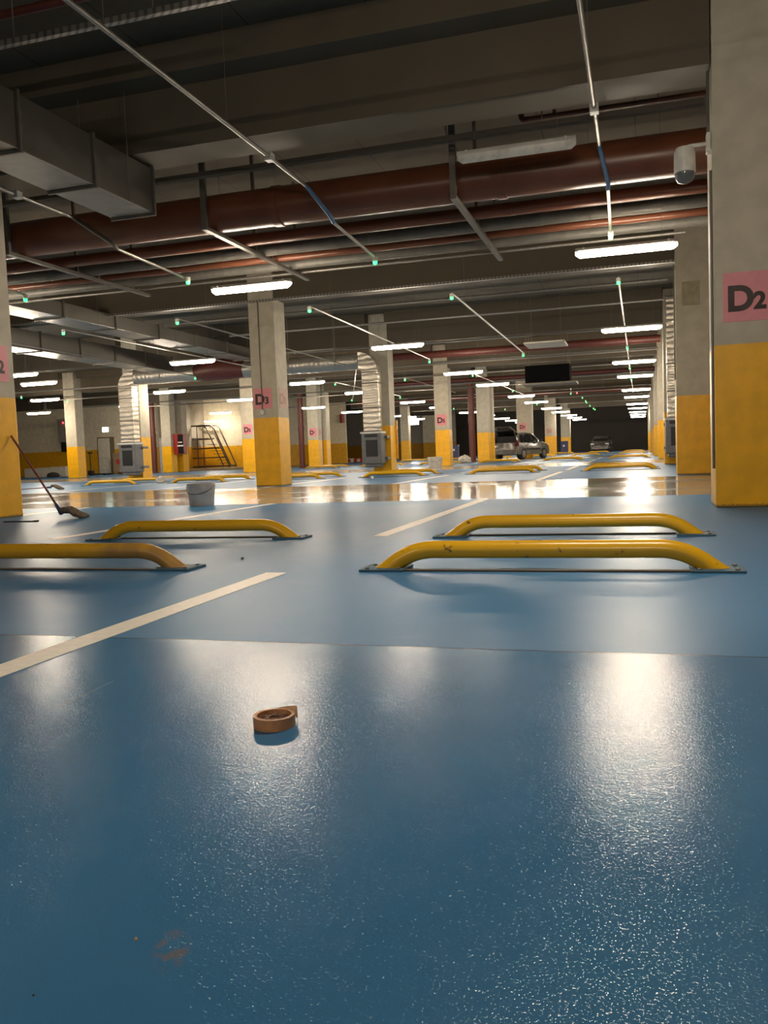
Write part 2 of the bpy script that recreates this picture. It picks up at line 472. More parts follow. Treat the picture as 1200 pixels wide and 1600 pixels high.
# columns' grid
CX = [0.65, -7.86, -16.30, -24.9, -33.4]
CW, CD = 0.58, 0.58
def xcol(i, k):
    if i == 1 and k == 0: return -7.92
    return {(2, 2): -16.54, (2, 3): -16.38, (2, 4): -16.69, (3, 3): -25.26, (3, 4): -25.39, (1, 4): -7.71}.get((i, k), CX[i])
CY = [8.22 + 8.4*k for k in range(9)]
# beams between the columns on every column line (stepped section)
for k in range(-1, 9):
    y = 8.22 + 8.4*k
    prof = [(y+.02, 3.9), (y+.52, 3.9), (y+.52, 4.52), (y+.84, 4.52), (y+.84, ZC), (y-.30, ZC), (y-.30, 4.52), (y+.02, 4.52)]
    xs = [XR] + [v for i in range(len(CX)) for v in (max(CX[i], xcol(i, max(k, 0)))+CW, min(CX[i], xcol(i, max(k, 0))))] + [XL]
    if y > 45: xs = [XR, CX[0]+CW, CX[0], -5.95, -7.1, CX[2]+CW, CX[2], -20.0]
    for a in range(0, len(xs)-1, 2):
        x0, x1 = xs[a+1], xs[a]
        if x1-x0 > 0.2:
            tag(obj('ceiling_beam', prism_x(nbm(), prof, x0+0.012, x1-0.012), M['beam']), kind='structure')

# painted bay lines
def bay_line(x, y0, y1, w=0.115):
    tag(obj('bay_line', box(nbm(), x-w/2, x+w/2, y0, y1, 0.0, 0.0016), M['line']), kind='structure')
BX = [-1.83, -4.63, -7.43, -10.23, -13.03, -15.83]
for i, x in enumerate(BX):
    if i < 2: bay_line(x, -0.9 if i == 0 else -0.9, 4.06)
    if i < 3: bay_line(x, 5.9, 10.25)
    bay_line(x, 16.0, 20.9); bay_line(x, 22.6, 27.0); bay_line(x, 32.8, 37.7); bay_line(x, 39.4, 43.9)

# ================================================================ wheel stops
def make_stop(mat, label, group):
    t = thing('wheel_stop', label, 'wheel stop', (0, 0, 0), 0, group)
    R, zc = 0.0445, 0.1025
    pts = [(-0.880, 0.105, -0.058), (-0.655, 0.105, zc), (0.655, 0.105, zc), (0.880, 0.105, -0.058)]
    bm = tube(nbm(), bend(pts, 0.11, 8), R, 20)
    bmesh.ops.bisect_plane(bm, geom=bm.verts[:]+bm.edges[:]+bm.faces[:], plane_co=(0, 0, 0.0115), plane_no=(0, 0, 1), clear_inner=True)   # feet cut level at the plates
    bmesh.ops.holes_fill(bm, edges=[e for e in bm.edges if e.is_boundary])
    obj('bent_tube', bm, mat, t, smooth=True)
    for s in (-1, 1):
        pl = obj('base_plate', box(nbm(), min(s*0.685, s*0.92), max(s*0.685, s*0.92), 0.0, 0.21, 0.0, 0.012, 0.002), M['plate'], t)
        for (bx, by) in ((0.72, 0.035), (0.72, 0.175), (0.885, 0.035), (0.885, 0.175)):
            obj('bolt', lathe(nbm(), [(0.011, 0.012), (0.011, 0.018), (0.008, 0.020)], 6, (s*bx, by, 0)), M['bolt'], pl)
    obj('floor_bar', box(nbm(), -0.685, 0.685, 0.02, 0.06, 0.0, 0.009), M['bar'], t)
    return t
SX = [-0.47 - 2.795*i for i in range(8)]
near = make_stop(M['stop'], 'yellow tubular wheel stop with rust patches, nearest the camera, right of the white line', None)
near.location = (SX[0], 4.10, 0)
dirty = make_stop(M['stop_dirty'], 'grimy brown-smeared wheel stop, nearest one left of the white line', None)
dirty.location = (SX[1]-0.03, 4.10, 0)
dup(near, (SX[0], 5.93, 0), math.pi, 'yellow wheel stop right behind the nearest one, beside the second white line')['group'] = 'wheel stops of the two nearest bays'
near['group'] = dirty['group'] = 'wheel stops of the two nearest bays'
o = dup(near, (SX[1]-0.02, 5.93, 0), math.pi, 'clean yellow wheel stop behind the grimy one, its right plate turned to us')
rows = [(20.85, 6, 'front row beyond the wet aisle'), (22.66, 6, 'back row beyond the wet aisle'), (37.6, 6, 'front row of second bay block'), (39.4, 6, 'back row of second bay block'),
        (54.4, 6, 'front row of third bay block'), (56.2, 6, 'back row of third bay block'), (71.0, 4, 'front row before the dark end wall'), (72.8, 4, 'back row before the dark end wall')]
for j, (y, n, where) in enumerate(rows):
    for i in range(n):
        dup(near, (SX[i], y, 0), math.pi if j % 2 else 0.0, 'yellow wheel stop, %s from right, %s' % (ORD[i], where), 'wheel stops in the far bays')

# ================================================================ columns with their painted signs
def sign(col, txt, x, y, z, w=0.42, face='front', faded=False, h=0.43):
    """a painted square with its letter and a smaller numeral, on the column's front or right face"""
    if face == 'front':
        sg = obj('painted_sign', box(nbm(), x, x+w, y-0.004, y+0.002, z, z+h), M['faded' if faded else 'pink'], col)
        a, b = (x+0.03, y-0.0045, z+0.10), (x+0.252, y-0.0045, z+0.105); rot = (math.pi/2, 0, 0)
    else:
        sg = obj('painted_sign', box(nbm(), x-0.002, x+0.004, y, y+w, z, z+h), M['faded' if faded else 'pink'], col)
        a, b = (x+0.0045, y+0.03, z+0.10), (x+0.0045, y+0.252, z+0.105); rot = (math.pi/2, 0, math.pi/2)
    ink = M['fade_ink' if faded else 'ink']
    p = [text_obj('a', txt[0], 0.30, ink, None, a, rot, 0.012)]
    if len(txt) > 1: p.append(text_obj('b', txt[1:], 0.20, ink, None, b, rot, 0.009))
    l = join_mesh('lettering', p, ink, sg)
    return sg

def column(loc, label, w=CW, d=CD, h=ZC, group='concrete columns of the garage'):
    t = thing('concrete_column', label, 'column', loc, 0, group); t['kind'] = 'thing'
    obj('painted_shaft', box(nbm(), 0, w, 0, d, 0, h, 0.012), M['col'], t)
    return t

labels = {(0, 0): 'nearest grey and yellow column, cropped at the right, pink sign D2',
          (1, 0): 'column cut by the left picture edge behind the standing mop, yellow foot',
          (0, 1): 'grey column with yellow foot just behind the nearest right column',
          (1, 1): 'grey and yellow column with pink D3 sign and white alarm dome',
          (1, 2): 'column behind the left-centre silver duct, right of the D3 column',
          (2, 2): 'column with pink D4 sign behind the left silver duct',
          (0, 2): 'right-row column behind a silver duct with fan box',
          (1, 3): 'column with pink D5 sign beside a small white bucket',
          (2, 3): 'column with pink D5 sign just left of the D3 column',
          (3, 3): 'column with yellow foot between the pallet jack and the wall cabinet',
          (0, 3): 'fourth column of the right-hand row',
          (2, 4): 'front one of the twin columns with pink D6 sign',
          (3, 4): 'front one of the twin columns carrying the red hose cabinet',
          (1, 4): 'front twin column beside the car, next to a dark red riser pipe',
          (0, 4): 'fifth column of the right-hand row'}
colobj = {}
for k in range(0, 5):
    for i in range(0, 5):
        if i == 4 and k != 3: continue
        if i == 3 and k in (0, 1, 2): continue
        if i == 2 and k in (0, 1): continue
        if (i, k) not in labels: continue
        colobj[(i, k)] = column((xcol(i, k), CY[k], 0), labels[(i, k)])
for i, (lb) in {0: 'rear twin column, farther down the right-hand row', 1: 'rear twin column beside the silver car', 2: 'rear twin column behind the D6 column', 3: 'rear twin column behind the hose cabinet column'}.items():
    colobj[(i, 41)] = column((xcol(i, 4), CY[4]+1.25, 0), lb)
far = [(0.65, 50.2, .58, 'sixth column of the right-hand row'), (0.65, 58.6, .58, 'seventh column of the right-hand row'), (0.65, 67.0, .58, 'eighth column of the right-hand row'), (0.65, 75.4, .58, 'ninth column of the right-hand row, near the dark end wall'),
       (-6.9, 50.2, .90, 'broad column with faded pink sign behind the silver car bonnet'), (-7.05, 67.0, .84, 'broad far column left of the blue bin'), (-6.8, 78.0, .84, 'farthest broad column, behind the blue bin'),
       (-16.3, 58.6, .58, 'far column right of the greenish ribbed duct'), (-16.4, 72.0, .7, 'far column behind the D5 column, beside a blue bin')]
farcol = [column((x, y, 0), lb, w) for x, y, w, lb in far]

sign(colobj[(0, 0)], 'D2', 0.075, 0.0, 1.645, 0.45)
sign(colobj[(1, 0)], 'D2', CW, 0.06, 1.64, 0.42, 'right')
sign(colobj[(1, 1)], 'D3', 0.035, 0.0, 1.64)
sign(colobj[(1, 1)], 'D3', CW, 0.09, 1.64, 0.42, 'right', True)
sign(colobj[(2, 2)], 'D4', 0.13, 0.0, 1.64)
sign(colobj[(1, 3)], 'D5', 0.07, 0.0, 1.64)
sign(colobj[(2, 3)], 'D5', 0.09, 0.0, 1.64)
sign(colobj[(2, 4)], 'D6', 0.09, 0.0, 1.64)
sign(colobj[(2, 4)], 'D6', CW, 0.09, 1.64, 0.42, 'right', True)
sign(farcol[4], 'D7', 0.14, 0.0, 1.64, 0.42, 'front', False)
sign(farcol[5], 'D9', 0.14, 0.0, 1.64, 0.42, 'front', True)

obj('olive_patch', box(nbm(), 0.12, 0.43, -0.006, 0.0, 3.07, 3.50), M['patch'], colobj[(0, 1)])  # thin squarish patch, darker than the column's grey

# alarm dome on the D3 column, fed by a thin conduit
t = thing('alarm_sounder', 'small round white alarm dome with thin cable pipe on D3 column', 'alarm', (xcol(1, 1)+0.235, CY[1], 0))
obj('dome', lathe(nbm(), [(0.062, 0.0), (0.062, -0.02), (0.05, -0.045), (0.02, -0.055)], 20, (0, 0, 1.565), 'Y'), M['white'], t, smooth=True)
obj('feed_pipe', tube(nbm(), [(-0.005, -0.014, 1.62), (-0.005, -0.014, 3.88)], 0.012, 8), M['galv_dull'], t)
# dome camera on the near column
t = thing('dome_camera', 'white dome security camera on a wall arm beside the D2 column', 'camera', (0.43, 8.42, 0))
obj('camera_body', lathe(nbm(), [(0.03, 3.275), (0.075, 3.262), (0.092, 3.22), (0.094, 3.05), (0.09, 3.04)], 24), M['white'], t, smooth=True)
obj('dome_window', lathe(nbm(), [(0.088, 3.04), (0.085, 3.0), (0.062, 2.962), (0.02, 2.945)], 24), M['dome'], t, smooth=True)
obj('wall_arm', tube(nbm(), bend([(0.0, 0.0, 3.262), (0.05, 0.0, 3.275), (0.2, 0.0, 3.275)], 0.02, 3), 0.018, 10), M['white'], t, smooth=True)
obj('wall_plate', box(nbm(), 0.185, 0.219, -0.055, 0.055, 3.19, 3.36, 0.006), M['white'], t)
obj('cable_pipe', tube(nbm(), [(0.202, 0.0, 3.36), (0.202, 0.0, 4.5)], 0.014, 8), M['galv_dull'], t)
# slim tube standing for the near column's edge highlight; pipe on the second
for (x, y, z0, z1, lb) in ((0.640, 8.30, 0.35, 3.0, 'thin tube standing for the highlight down the left edge of the D2 column'), (0.640, 16.75, 1.75, 3.85, 'thin metal pipe down the left edge of the second right column')):
    tag(obj('edge_tube', tube(nbm(), [(x, y, z0), (x, y, z1)], 0.012, 10), M['galv_dull'], loc=(x, y, z0), smooth=True), lb, 'pipe')

# ================================================================ strip lights
def make_light(lit=True):
    t = thing('strip_light', '', 'ceiling light', (0, 0, 0), 0, 'lit strip lights')
    L = 0.60
    obj('housing', prism_x(nbm(), [(-0.048, 0.045), (-0.036, 0.075), (0.036, 0.075), (0.048, 0.045), (0.048, 0.03), (-0.048, 0.03)], -L, L), M['housing'], t)
    prof = [(0.052*math.cos(a), 0.03+0.074*math.sin(a)) for a in [math.pi + math.pi*j/4 for j in range(5)]]
    bm = nbm(); rings = []
    for (x, q) in ((-L, 0.5), (-L+0.05, 1.0), (L-0.05, 1.0), (L, 0.5)):
        rings.append([bm.verts.new((x, p[0]*q, 0.03+(p[1]-0.03)*q)) for p in prof])
    for a in range(3):
        for j in range(4): bm.faces.new((rings[a][j], rings[a][j+1], rings[a+1][j+1], rings[a+1][j]))
    bm.faces.new(rings[0]); bm.faces.new(list(reversed(rings[-1])))
    obj('diffuser', bm, M['lamp'] if lit else M['unlit'], t, smooth=True)
    for s in (-1, 1):
        obj('end_clip', box(nbm(), s*0.5-0.012, s*0.5+0.012, -0.05, 0.05, 0.028, 0.078), M['housing'], t)
        obj('suspension_wire', tube(nbm(), [(s*0.42, 0, 0.07), (s*0.42, 0, ZC-3.0)], 0.0025, 5), M['rod'], t)
    return t
LX = [-0.13, -5.16, -10.30, -15.35, -20.4]
LY = [-3.6, 3.75, 11.05, 18.55, 25.95, 31.4, 39.35, 45.2, 53.2, 59.55, 66.6, 72.5, 78.5]
rowname = ['row nearest the right-hand columns', 'second row from the right', 'third row from the right', 'fourth row from the right', 'fifth row from the right']
def light_ok(x, y):
    if y > 42 and x < -19: return False
    if y > 66 and x < -12: return False
    if y < 5 and x < (-1 if y > 0 else -6): return False
    return True
base = None
for i, x in enumerate(LX):
    n = 0
    for y in LY:
        if not light_ok(x, y): continue
        if y < 5:
            lb = 'strip light just above the picture top, %s in the %s' % ('ahead of' if y > 0 else 'behind', rowname[i])
        else:
            lb = 'lit strip light, %s from the front in the %s' % (ORD[n], rowname[i]); n += 1
        if base is None:
            base = make_light(); base.location = (x, y, 2.97); base['label'] = lb
        else:
            dup(base, (x, y, 2.97), 0.0, lb)
for (x, y, lb) in ((-25.6, 32.1, 'lowest of the strip lights beside the left picture edge'), (-25.6, 25.95, 'lit strip light before the grey wall at far left'), (-16.48, 20.75, 'yellow-tinted strip light under the leftmost one'), (-25.0, 47.2, 'strip light over the rolling ladder'), (-25.4, 39.6, 'strip light near the exit door')):
    dup(base, (x, y, 2.97), 0.0, lb)
un = make_light(False)
un.location = (-1.16, 8.92, 3.60); un['label'] = 'unlit strip light hanging above the big red pipe'; un['group'] = 'unlit light'
for c in un.children:
    if c.name.startswith('suspension_wire'): c.scale = (1, 1, 0.48)

# ================================================================ sensors and conduits
def make_sensor(rod=False):
    t = thing('parking_sensor', '', 'parking sensor', (0, 0, 0), 0, 'green parking sensors')
    obj('sensor_body', lathe(nbm(), [(0.036, 0.06), (0.036, 0.01), (0.03, 0.0)], 14), M['white'], t, smooth=True)
    obj('led', lathe(nbm(), [(0.03, 0.0), (0.027, -0.028), (0.015, -0.04)], 14), M['led_green'], t, smooth=True)
    if rod: obj('drop_rod', tube(nbm(), [(0, 0, 0.06), (0, 0, ZC-3.2)], 0.004, 6), M['rod'], t)
    return t
SR = [(11.25, [-0.31, -3.40, -6.25, -9.08]), (14.4, [-0.29, -3.02, -5.61, -8.27, -10.79]), (24.2, [-0.29, -3.09, -5.79]), (24.25, [-13.4]), (29.6, [-5.55, -8.0, -10.65, -22.2]), (38.8, [-5.47, -10.75, -13.15]), (43.2, [-3.23]), (26.8, [-22.1]),
      (47.5, [-2.95]), (51.3, [-3.0]), (53.0, [-3.05]), (57.5, [-3.1]), (62.0, [-3.1]), (64.0, [-3.1]), (52.0, [-5.9, -11.0]), (30.6, [-0.3]), (36.0, [-0.3]), (56.5, [-8.5])]
sb = sr = None
srow = ['front row before the first beam', 'front row behind the first beam']
for j, (y, xs) in enumerate(SR):
    for i, x in enumerate(xs):
        lb = 'green-lit parking sensor, %s from the right of %s' % (ORD[i], ('those hanging before the long metal tray', 'those just beyond the long metal tray', 'those ending the conduits beyond the wet aisle', 'the sensors by the left horizontal duct', 'those over the second aisle', 'those over the third block of bays', 'the sensor before the dark hanging box', 'the sensors at the far left', 'sensor row one in the right bay lane', 'sensor row two in the right bay lane', 'sensor row three in the right bay lane', 'sensor row four in the right bay lane', 'sensor row five in the right bay lane', 'sensor row six in the right bay lane', 'those above the silver car', 'those between the right lamps', 'those past the fifth lit right light', 'those beside the far broad columns')[j])
        if sb is None:
            sb = make_sensor(); sb.location = (x, y, 3.2); sb['label'] = lb
        elif y > 24.5 and sr is None:
            sr = make_sensor(True); sr.location = (x, y, 3.2); sr['label'] = lb
        else:
            dup(sr if y > 24.5 else sb, (x, y, 3.2), 0, lb)
red = dup(sr, (-2.92, 43.0, 3.2), 0, 'single red-lit parking sensor among the green ones', 'red parking sensor')
for c in red.children:
    if c.name.startswith('led'):
        c.data = c.data.copy(); c.data.materials.clear(); c.data.materials.append(M['led_red'])

def sensor_conduit(x0, x1, label, blue=True):
    """high run, bend down past the pipes, low run to the sensor"""
    t = thing('sensor_conduit', label, 'conduit', (x0, 5.0, 0), 0, 'conduits dropping to the first sensors')
    obj('upper_pipe', tube(nbm(), [(0, -12.0, 3.72), (0.0, 4.33, 3.70)], 0.021, 12), M['galv'], t, smooth=True)
    obj('flexible_bend', tube(nbm(), bend([(0, 4.33, 3.70), (0.005, 4.42, 3.68), (x1-x0+0.035, 4.45, 3.34), (x1-x0+0.03, 4.54, 3.30)], 0.06, 5), 0.023, 12), M['blue_coupling' if blue else 'galv_dull'], t, smooth=True)
    obj('lower_pipe', tube(nbm(), [(x1-x0+0.03, 4.54, 3.30), (x1-x0, 6.25, 3.262)], 0.019, 12), M['galv'], t, smooth=True)
    obj('junction_box', box(nbm(), -0.04, 0.04, 3.3, 3.4, 3.66, 3.74, 0.006), M['housing'], t)
    for y in (-3.0, 0.5, 2.4):
        obj('hanger_rod', tube(nbm(), [(0, y, 3.71), (0, y, ZC)], 0.004, 5), M['rod'], t)
    return t
sensor_conduit(-0.355, -0.31, 'metal conduit with blue bend dropping to the sensor over the nearest right lamp')
sensor_conduit(-3.62, -3.40, 'metal conduit with blue bend slanting from top left towards the centre')
sensor_conduit(-6.76, -6.30, 'metal conduit bending down past the left rectangular duct', False)
sensor_conduit(-9.9, -9.08, 'metal conduit dropping to the sensor beside the left column', False)

def low_conduit(pts, label, r=0.017, group='thin conduits between sensors'):
    o = obj('metal_conduit', tube(nbm(), pts, r, 8), M['galv'], loc=pts[0], smooth=True)
    for i in range(2):
        p = Vector(pts[0]).lerp(Vector(pts[-1]), 0.12+0.76*i)
        q = p - Vector(pts[0])
        obj('hanger_rod', tube(nbm(), [q, (q.x, q.y, ZC-pts[0][2])], 0.003, 5), M['rod'], o)
    return tag(o, label, 'conduit', group)
low_conduit([(-0.29, 14.4, 3.27), (-0.29, 24.2, 3.27)], 'thin conduit above the right lamp row linking two sensors')
low_conduit([(-3.02, 14.4, 3.27), (-3.09, 24.2, 3.27)], 'thin conduit slanting right of the picture centre between two sensors')
low_conduit([(-5.61, 14.4, 3.27), (-5.79, 24.2, 3.27)], 'thin conduit passing over the lamp right of the D3 column')
low_conduit([(-8.27, 14.4, 3.27), (-8.35, 24.2, 3.27)], 'thin conduit passing behind the top of the D3 column')
low_conduit([(-10.79, 14.4, 3.27), (-10.85, 24.2, 3.27)], 'thin conduit from the lone left sensor to the left lamp')
low_conduit([(-12.9, 13.5, 3.30), (-13.4, 24.25, 3.27)], 'thin conduit ending at the sensor by the left flexible duct')
low_conduit([(-5.55, 29.6, 3.27), (-5.5, 46.0, 3.27)], 'thin conduit along the second lamp row from the right')
low_conduit([(-8.0, 29.6, 3.27), (-8.1, 38.8, 3.27)], 'thin conduit starting right of the centre silver duct')
low_conduit([(-10.65, 29.6, 3.27), (-10.75, 38.8, 3.27)], 'thin conduit ending at a sensor near the centre silver duct')
low_conduit([(-3.0, 40.2, 3.27), (-3.23, 43.2, 3.27)], 'short conduit dropping right of the dark hanging box')
low_conduit([(-0.3, 25.0, 3.27), (-0.3, 46.0, 3.27)], 'thin conduit above the far end of the right lamp row')
low_conduit([(-8.6, 26.0, 3.42), (-13.1, 38.8, 3.27)], 'thin conduit running behind the D3 column to a sensor by the duct')
for y, z, x0, x1, lb in ((19.0, 4.0, -10.8, 0.6, 'first cross pipe behind the long metal tray'), (21.6, 4.0, -10.8, 0.6, 'second cross pipe behind the long metal tray'), (24.4, 3.75, -10, 0.6, 'bright cross pipe before the ceiling vent panel'), (27.9, 3.5, -27, 0.6, 'cross pipe behind the silver ducts'), (29.7, 3.75, -7, 0.6, 'cross pipe before the dark hanging box'), (33.2, 3.6, -27, 0.6, 'cross pipe behind the dark hanging box'), (36.6, 3.5, -27, 0.6, 'cross pipe over the third row of stops'), (40.4, 3.6, -27, 0.6, 'cross pipe before the twin columns'), (46.5, 3.5, -20, 0.6, 'cross pipe past the twin columns'), (53, 3.6, -18, 0.6, 'cross pipe above the silver car'), (61, 3.6, -16, 0.6, 'farthest cross pipe')):
    low_conduit([(x0, y, z), (x1, y, z)], 'thin metal ' + lb, 0.028, 'cross pipes under the far ceiling')

# ================================================================ trays and pipes under the near ceiling
def run_x(name, y, z, x0, x1, r, mat, label, cat, group=None, joints=(), seg=20):
    o = obj(name, tube(nbm(), [(x0, y, z), (x1, y, z)], r, seg), mat, loc=(x0, y, z), smooth=True)
    for jx in joints:
        obj('coupling', tube(nbm(), [(jx-0.05-x0, 0, 0), (jx+0.05-x0, 0, 0)], r*1.06, seg), mat, o, smooth=True)
    return tag(o, label, cat, group)
PX0, PX1 = -16.0, 0.645
run_x('sprinkler_main', 9.903, 3.45+0.229, PX0, 6.9, 0.229, M['redpipe'], 'thick red-brown main pipe across the ceiling on steel brackets', 'pipe', joints=(-8.6, -1.45, -4.2), seg=32)
run_x('red_pipe', 10.677, 3.45+0.078, PX0, 6.9, 0.078, M['redpipe'], 'slim red pipe directly behind the thick red main pipe', 'pipe', joints=(-1.5, -6.8))
run_x('drain_pipe', 11.315, 3.45+0.080, PX0, 6.9, 0.080, M['whitepipe'], 'pale grey pipe lying between two red pipes on the brackets', 'pipe', joints=(-1.2, -4.0, -7.4))
run_x('red_pipe', 11.72, 3.45+0.050, PX0, 6.9, 0.050, M['redpipe'], 'thinner red pipe between the two pale grey pipes', 'pipe', joints=(-1.6,))
run_x('drain_pipe', 12.271, 3.45+0.067, PX0, 6.9, 0.067, M['whitepipe'], 'second pale grey pipe, farthest on the brackets', 'pipe', joints=(-5.0,))
run_x('edge_conduit', 12.62, 3.45+0.02, PX0, 0.645, 0.020, M['galv'], 'thin bright pipe at the far tip of the pipe brackets', 'pipe')

def trapeze(x, label):
    t = thing('pipe_bracket', label, 'pipe bracket', (x, 9.55, 3.45), 0, 'steel trapeze brackets under the pipes')
    obj('cross_bar', box(nbm(), -0.035, 0.035, 0.0, 3.4, -0.045, 0.0, 0.004), M['galv_dull'], t)
    obj('front_hanger', box(nbm(), -0.035, 0.035, 0.0, 0.05, 0.0, ZC-3.45), M['galv_dull'], t)
    obj('middle_hanger', box(nbm(), -0.02, 0.02, 1.45, 1.49, 0.0, ZC-3.45), M['rod'], t)
    obj('rear_hanger', box(nbm(), -0.02, 0.02, 2.93, 2.97, 0.0, ZC-3.45), M['rod'], t)
    obj('pipe_clamp', box(nbm(), -0.025, 0.025, 1.95, 2.0, 0.0, 0.16), M['rod'], t)
    return t
trapeze(-1.95, 'steel pipe bracket right of centre, its bar slanting down to the right')
trapeze(-5.05, 'steel pipe bracket above the left lamp, holding the red pipes')
trapeze(-7.95, 'dark steel pipe bracket with a bright edge at the left')
trapeze(-11.1, 'steel pipe bracket hidden mostly behind the left column')

def tray(name, x0, x1, y, z, w, h, mat, label, rods):
    o = obj(name, box(nbm(), x0, x1, y-w/2, y+w/2, z, z+h, 0.003), mat, loc=(x0, y, z))
    for x in rods:
        obj('hanger_rod', tube(nbm(), [(x-x0, 0, h), (x-x0, 0, ZC-z)], 0.006, 6), M['rod'], o)
    return tag(o, label, 'cable tray', 'cable trays')
tray('cable_tray', -14.4, -11.02, 16.54, 3.85, 0.06, 0.045, M['tray'], 'bright left length of the long perforated tray', ())
tray('cable_tray', -11.0, 0.64, 16.54, 3.85, 0.06, 0.045, M['tray'], 'long perforated metal tray under the first far beam, across the picture', ())
tray('cable_tray', -9.0, 0.64, 9.03, 3.84, 0.10, 0.05, M['tray_dark'], 'dark cable tray under the ceiling step above the red main pipe', (-6.8, -5.4, -3.9, -1.9, -1.6, -0.9))
tray('cable_tray', -5.1, 0.2, 5.64, 3.80, 0.05, 0.045, M['tray'], 'perforated tray crossing the top left corner of the picture', (-4.5, -3.3, -2))
tray('cable_tray', -8.0, 0.3, 12.9, 3.98, 0.10, 0.04, M['tray_dark'], 'dark cable tray just behind the pipe brackets', (-6, -3.5, -0.7))
run_x('sprinkler_branch', 9.2, 4.01, -1.07, 6.9, 0.026, M['redpipe'], 'thin red sprinkler pipe with a bent end near the D2 column', 'pipe')
o = bpy.data.objects['sprinkler_branch']
obj('end_elbow', tube(nbm(), bend([(0.02, 0, 0), (-0.06, 0, 0), (-0.06, 0, 0.09)], 0.04, 5), 0.03, 12), M['redpipe_dark'], o, smooth=True)
obj('sprinkler_stub', tube(nbm(), [(0.28, 0, 0), (0.28, 0, 0.1)], 0.018, 8), M['redpipe_dark'], o, smooth=True)
obj('sprinkler_stub', tube(nbm(), [(1.3, 0, 0), (1.3, 0, ZC-4.01)], 0.006, 8), M['redpipe_dark'], o, smooth=True)
run_x('sprinkler_branch', 6.2, 4.38, -9.0, -4.0, 0.035, M['redpipe_dark'], 'dark red sprinkler pipe at the top left picture corner', 'pipe')

# ================================================================ rectangular ducts
def rect_duct(label, x0, x1, y0, y1, z0, z1, step=1.1, open_end=False):
    t = thing('rectangular_duct', label, 'air duct', (x0, y0, z0), 0, 'rectangular sheet metal ducts')
    n = max(1, int(round((y1-y0)/step)))
    L = (y1-y0)/n
    for i in range(n):
        obj('duct_section', box(nbm(), 0, x1-x0, i*L+0.012, (i+1)*L-0.012, 0, z1-z0, 0.004), M['duct'], t)
        if i < n-1 or True:
            obj('flange', box(nbm(), -0.025, x1-x0+0.025, (i+1)*L-0.014, (i+1)*L+0.014, -0.025, z1-z0+0.025), M['galv_dull'], t)
    for y in (0.6, (y1-y0)-0.5):
        for x in (-0.02, x1-x0+0.02):
            obj('hanger_rod', tube(nbm(), [(x, y, 0), (x, y, ZC-z0)], 0.006, 6), M['rod'], t)
    return t
rect_duct('wide sheet metal duct with warm lit underside at upper left', -5.70, -5.17, 4.3, 8.62, 3.38, 3.87)
rect_duct('long sheet metal duct behind the tray at left, nearer the centre', -11.9, -11.2, 13.2, 24.0, 3.62, 3.92, 1.8)
rect_duct('long sheet metal duct at far left with lit underside', -14.6, -13.9, 14.6, 23.8, 3.40, 3.85, 1.5)

# fabric-like ribbed ducts that drop to fan boxes in front of the columns
def drop_duct(x, y, label, elbow=None, ztop=3.45, group='ribbed silver ducts with fan boxes'):
    t = thing('ventilation_duct', label, 'air duct', (x, y, 0), 0, group)
    w, d = 0.50, 0.36
    prev = 1.28
    for i, z in enumerate((1.98, 2.72, ztop)):
        bm = box(nbm(), -w/2, w/2, -d/2, d/2, prev+0.012, z-0.012, 0.01)
        obj('duct_section', bm, M['foil'], t)
        obj('joint_band', box(nbm(), -w/2-0.015, w/2+0.015, -d/2-0.015, d/2+0.015, z-0.014, z+0.014), M['galv_dull'], t)
        prev = z
    if elbow:
        # curved elbow turning towards +x or -x
        s = elbow; rin, n = 0.10, 10
        bm = nbm(); rings = []
        for j in range(n+1):
            a = (math.pi/2)*j/n
            cx = s*(w/2+rin); ring = []
            for (rr, yy) in ((rin, -d/2), (rin, d/2), (rin+w, d/2), (rin+w, -d/2)):
                ring.append(bm.verts.new((cx - s*rr*math.cos(a), yy, ztop + rr*math.sin(a))))
            rings.append(ring)
        for j in range(n):
            for q in range(4):
                bm.faces.new((rings[j][q], rings[j][(q+1) % 4], rings[j+1][(q+1) % 4], rings[j+1][q]))
        bm.faces.new(rings[0]); bm.faces.new(rings[-1])
        obj('elbow', bm, M['foil'], t, smooth=True)
    fb = obj('fan_box', box(nbm(), -0.31, 0.31, -0.26, 0.22, 0.30, 1.28, 0.03), M['fan'], t)
    obj('grille', box(nbm(), -0.17, 0.20, -0.275, -0.255, 0.52, 1.02), M['fan_dark'], fb)
    obj('upper_slot', box(nbm(), -0.20, 0.20, -0.275, -0.255, 1.10, 1.19), M['fan_dark'], fb)
    obj('top_band', box(nbm(), -0.33, 0.33, -0.285, 0.23, 1.21, 1.27, 0.005), M['white'], fb)
    for z in (0.46, 1.10):
        obj('mounting_rail', box(nbm(), -0.34, 0.40, 0.10, 0.395, z-0.04, z+0.04, 0.005), M['fan'], t)
    obj('lower_cone', box(nbm(), -0.25, 0.25, -0.21, 0.20, 0.20, 0.31, 0.05), M['fan'], t)
    return t
drop_duct(-16.10, 24.62, 'ribbed silver duct dropping to a grey fan box, left of the hose cabinet', +1, 3.05)
drop_duct(-7.70, 24.62, 'ribbed silver duct dropping to a grey fan box right of the D3 column', -1, 3.05)
drop_duct(0.97, 24.5, 'ribbed silver duct with fan box half hidden by the second right column', None, 4.5)
drop_duct(-17.1, 58.3, 'greenish ribbed duct with fan box in the far middle distance', None, 4.5)
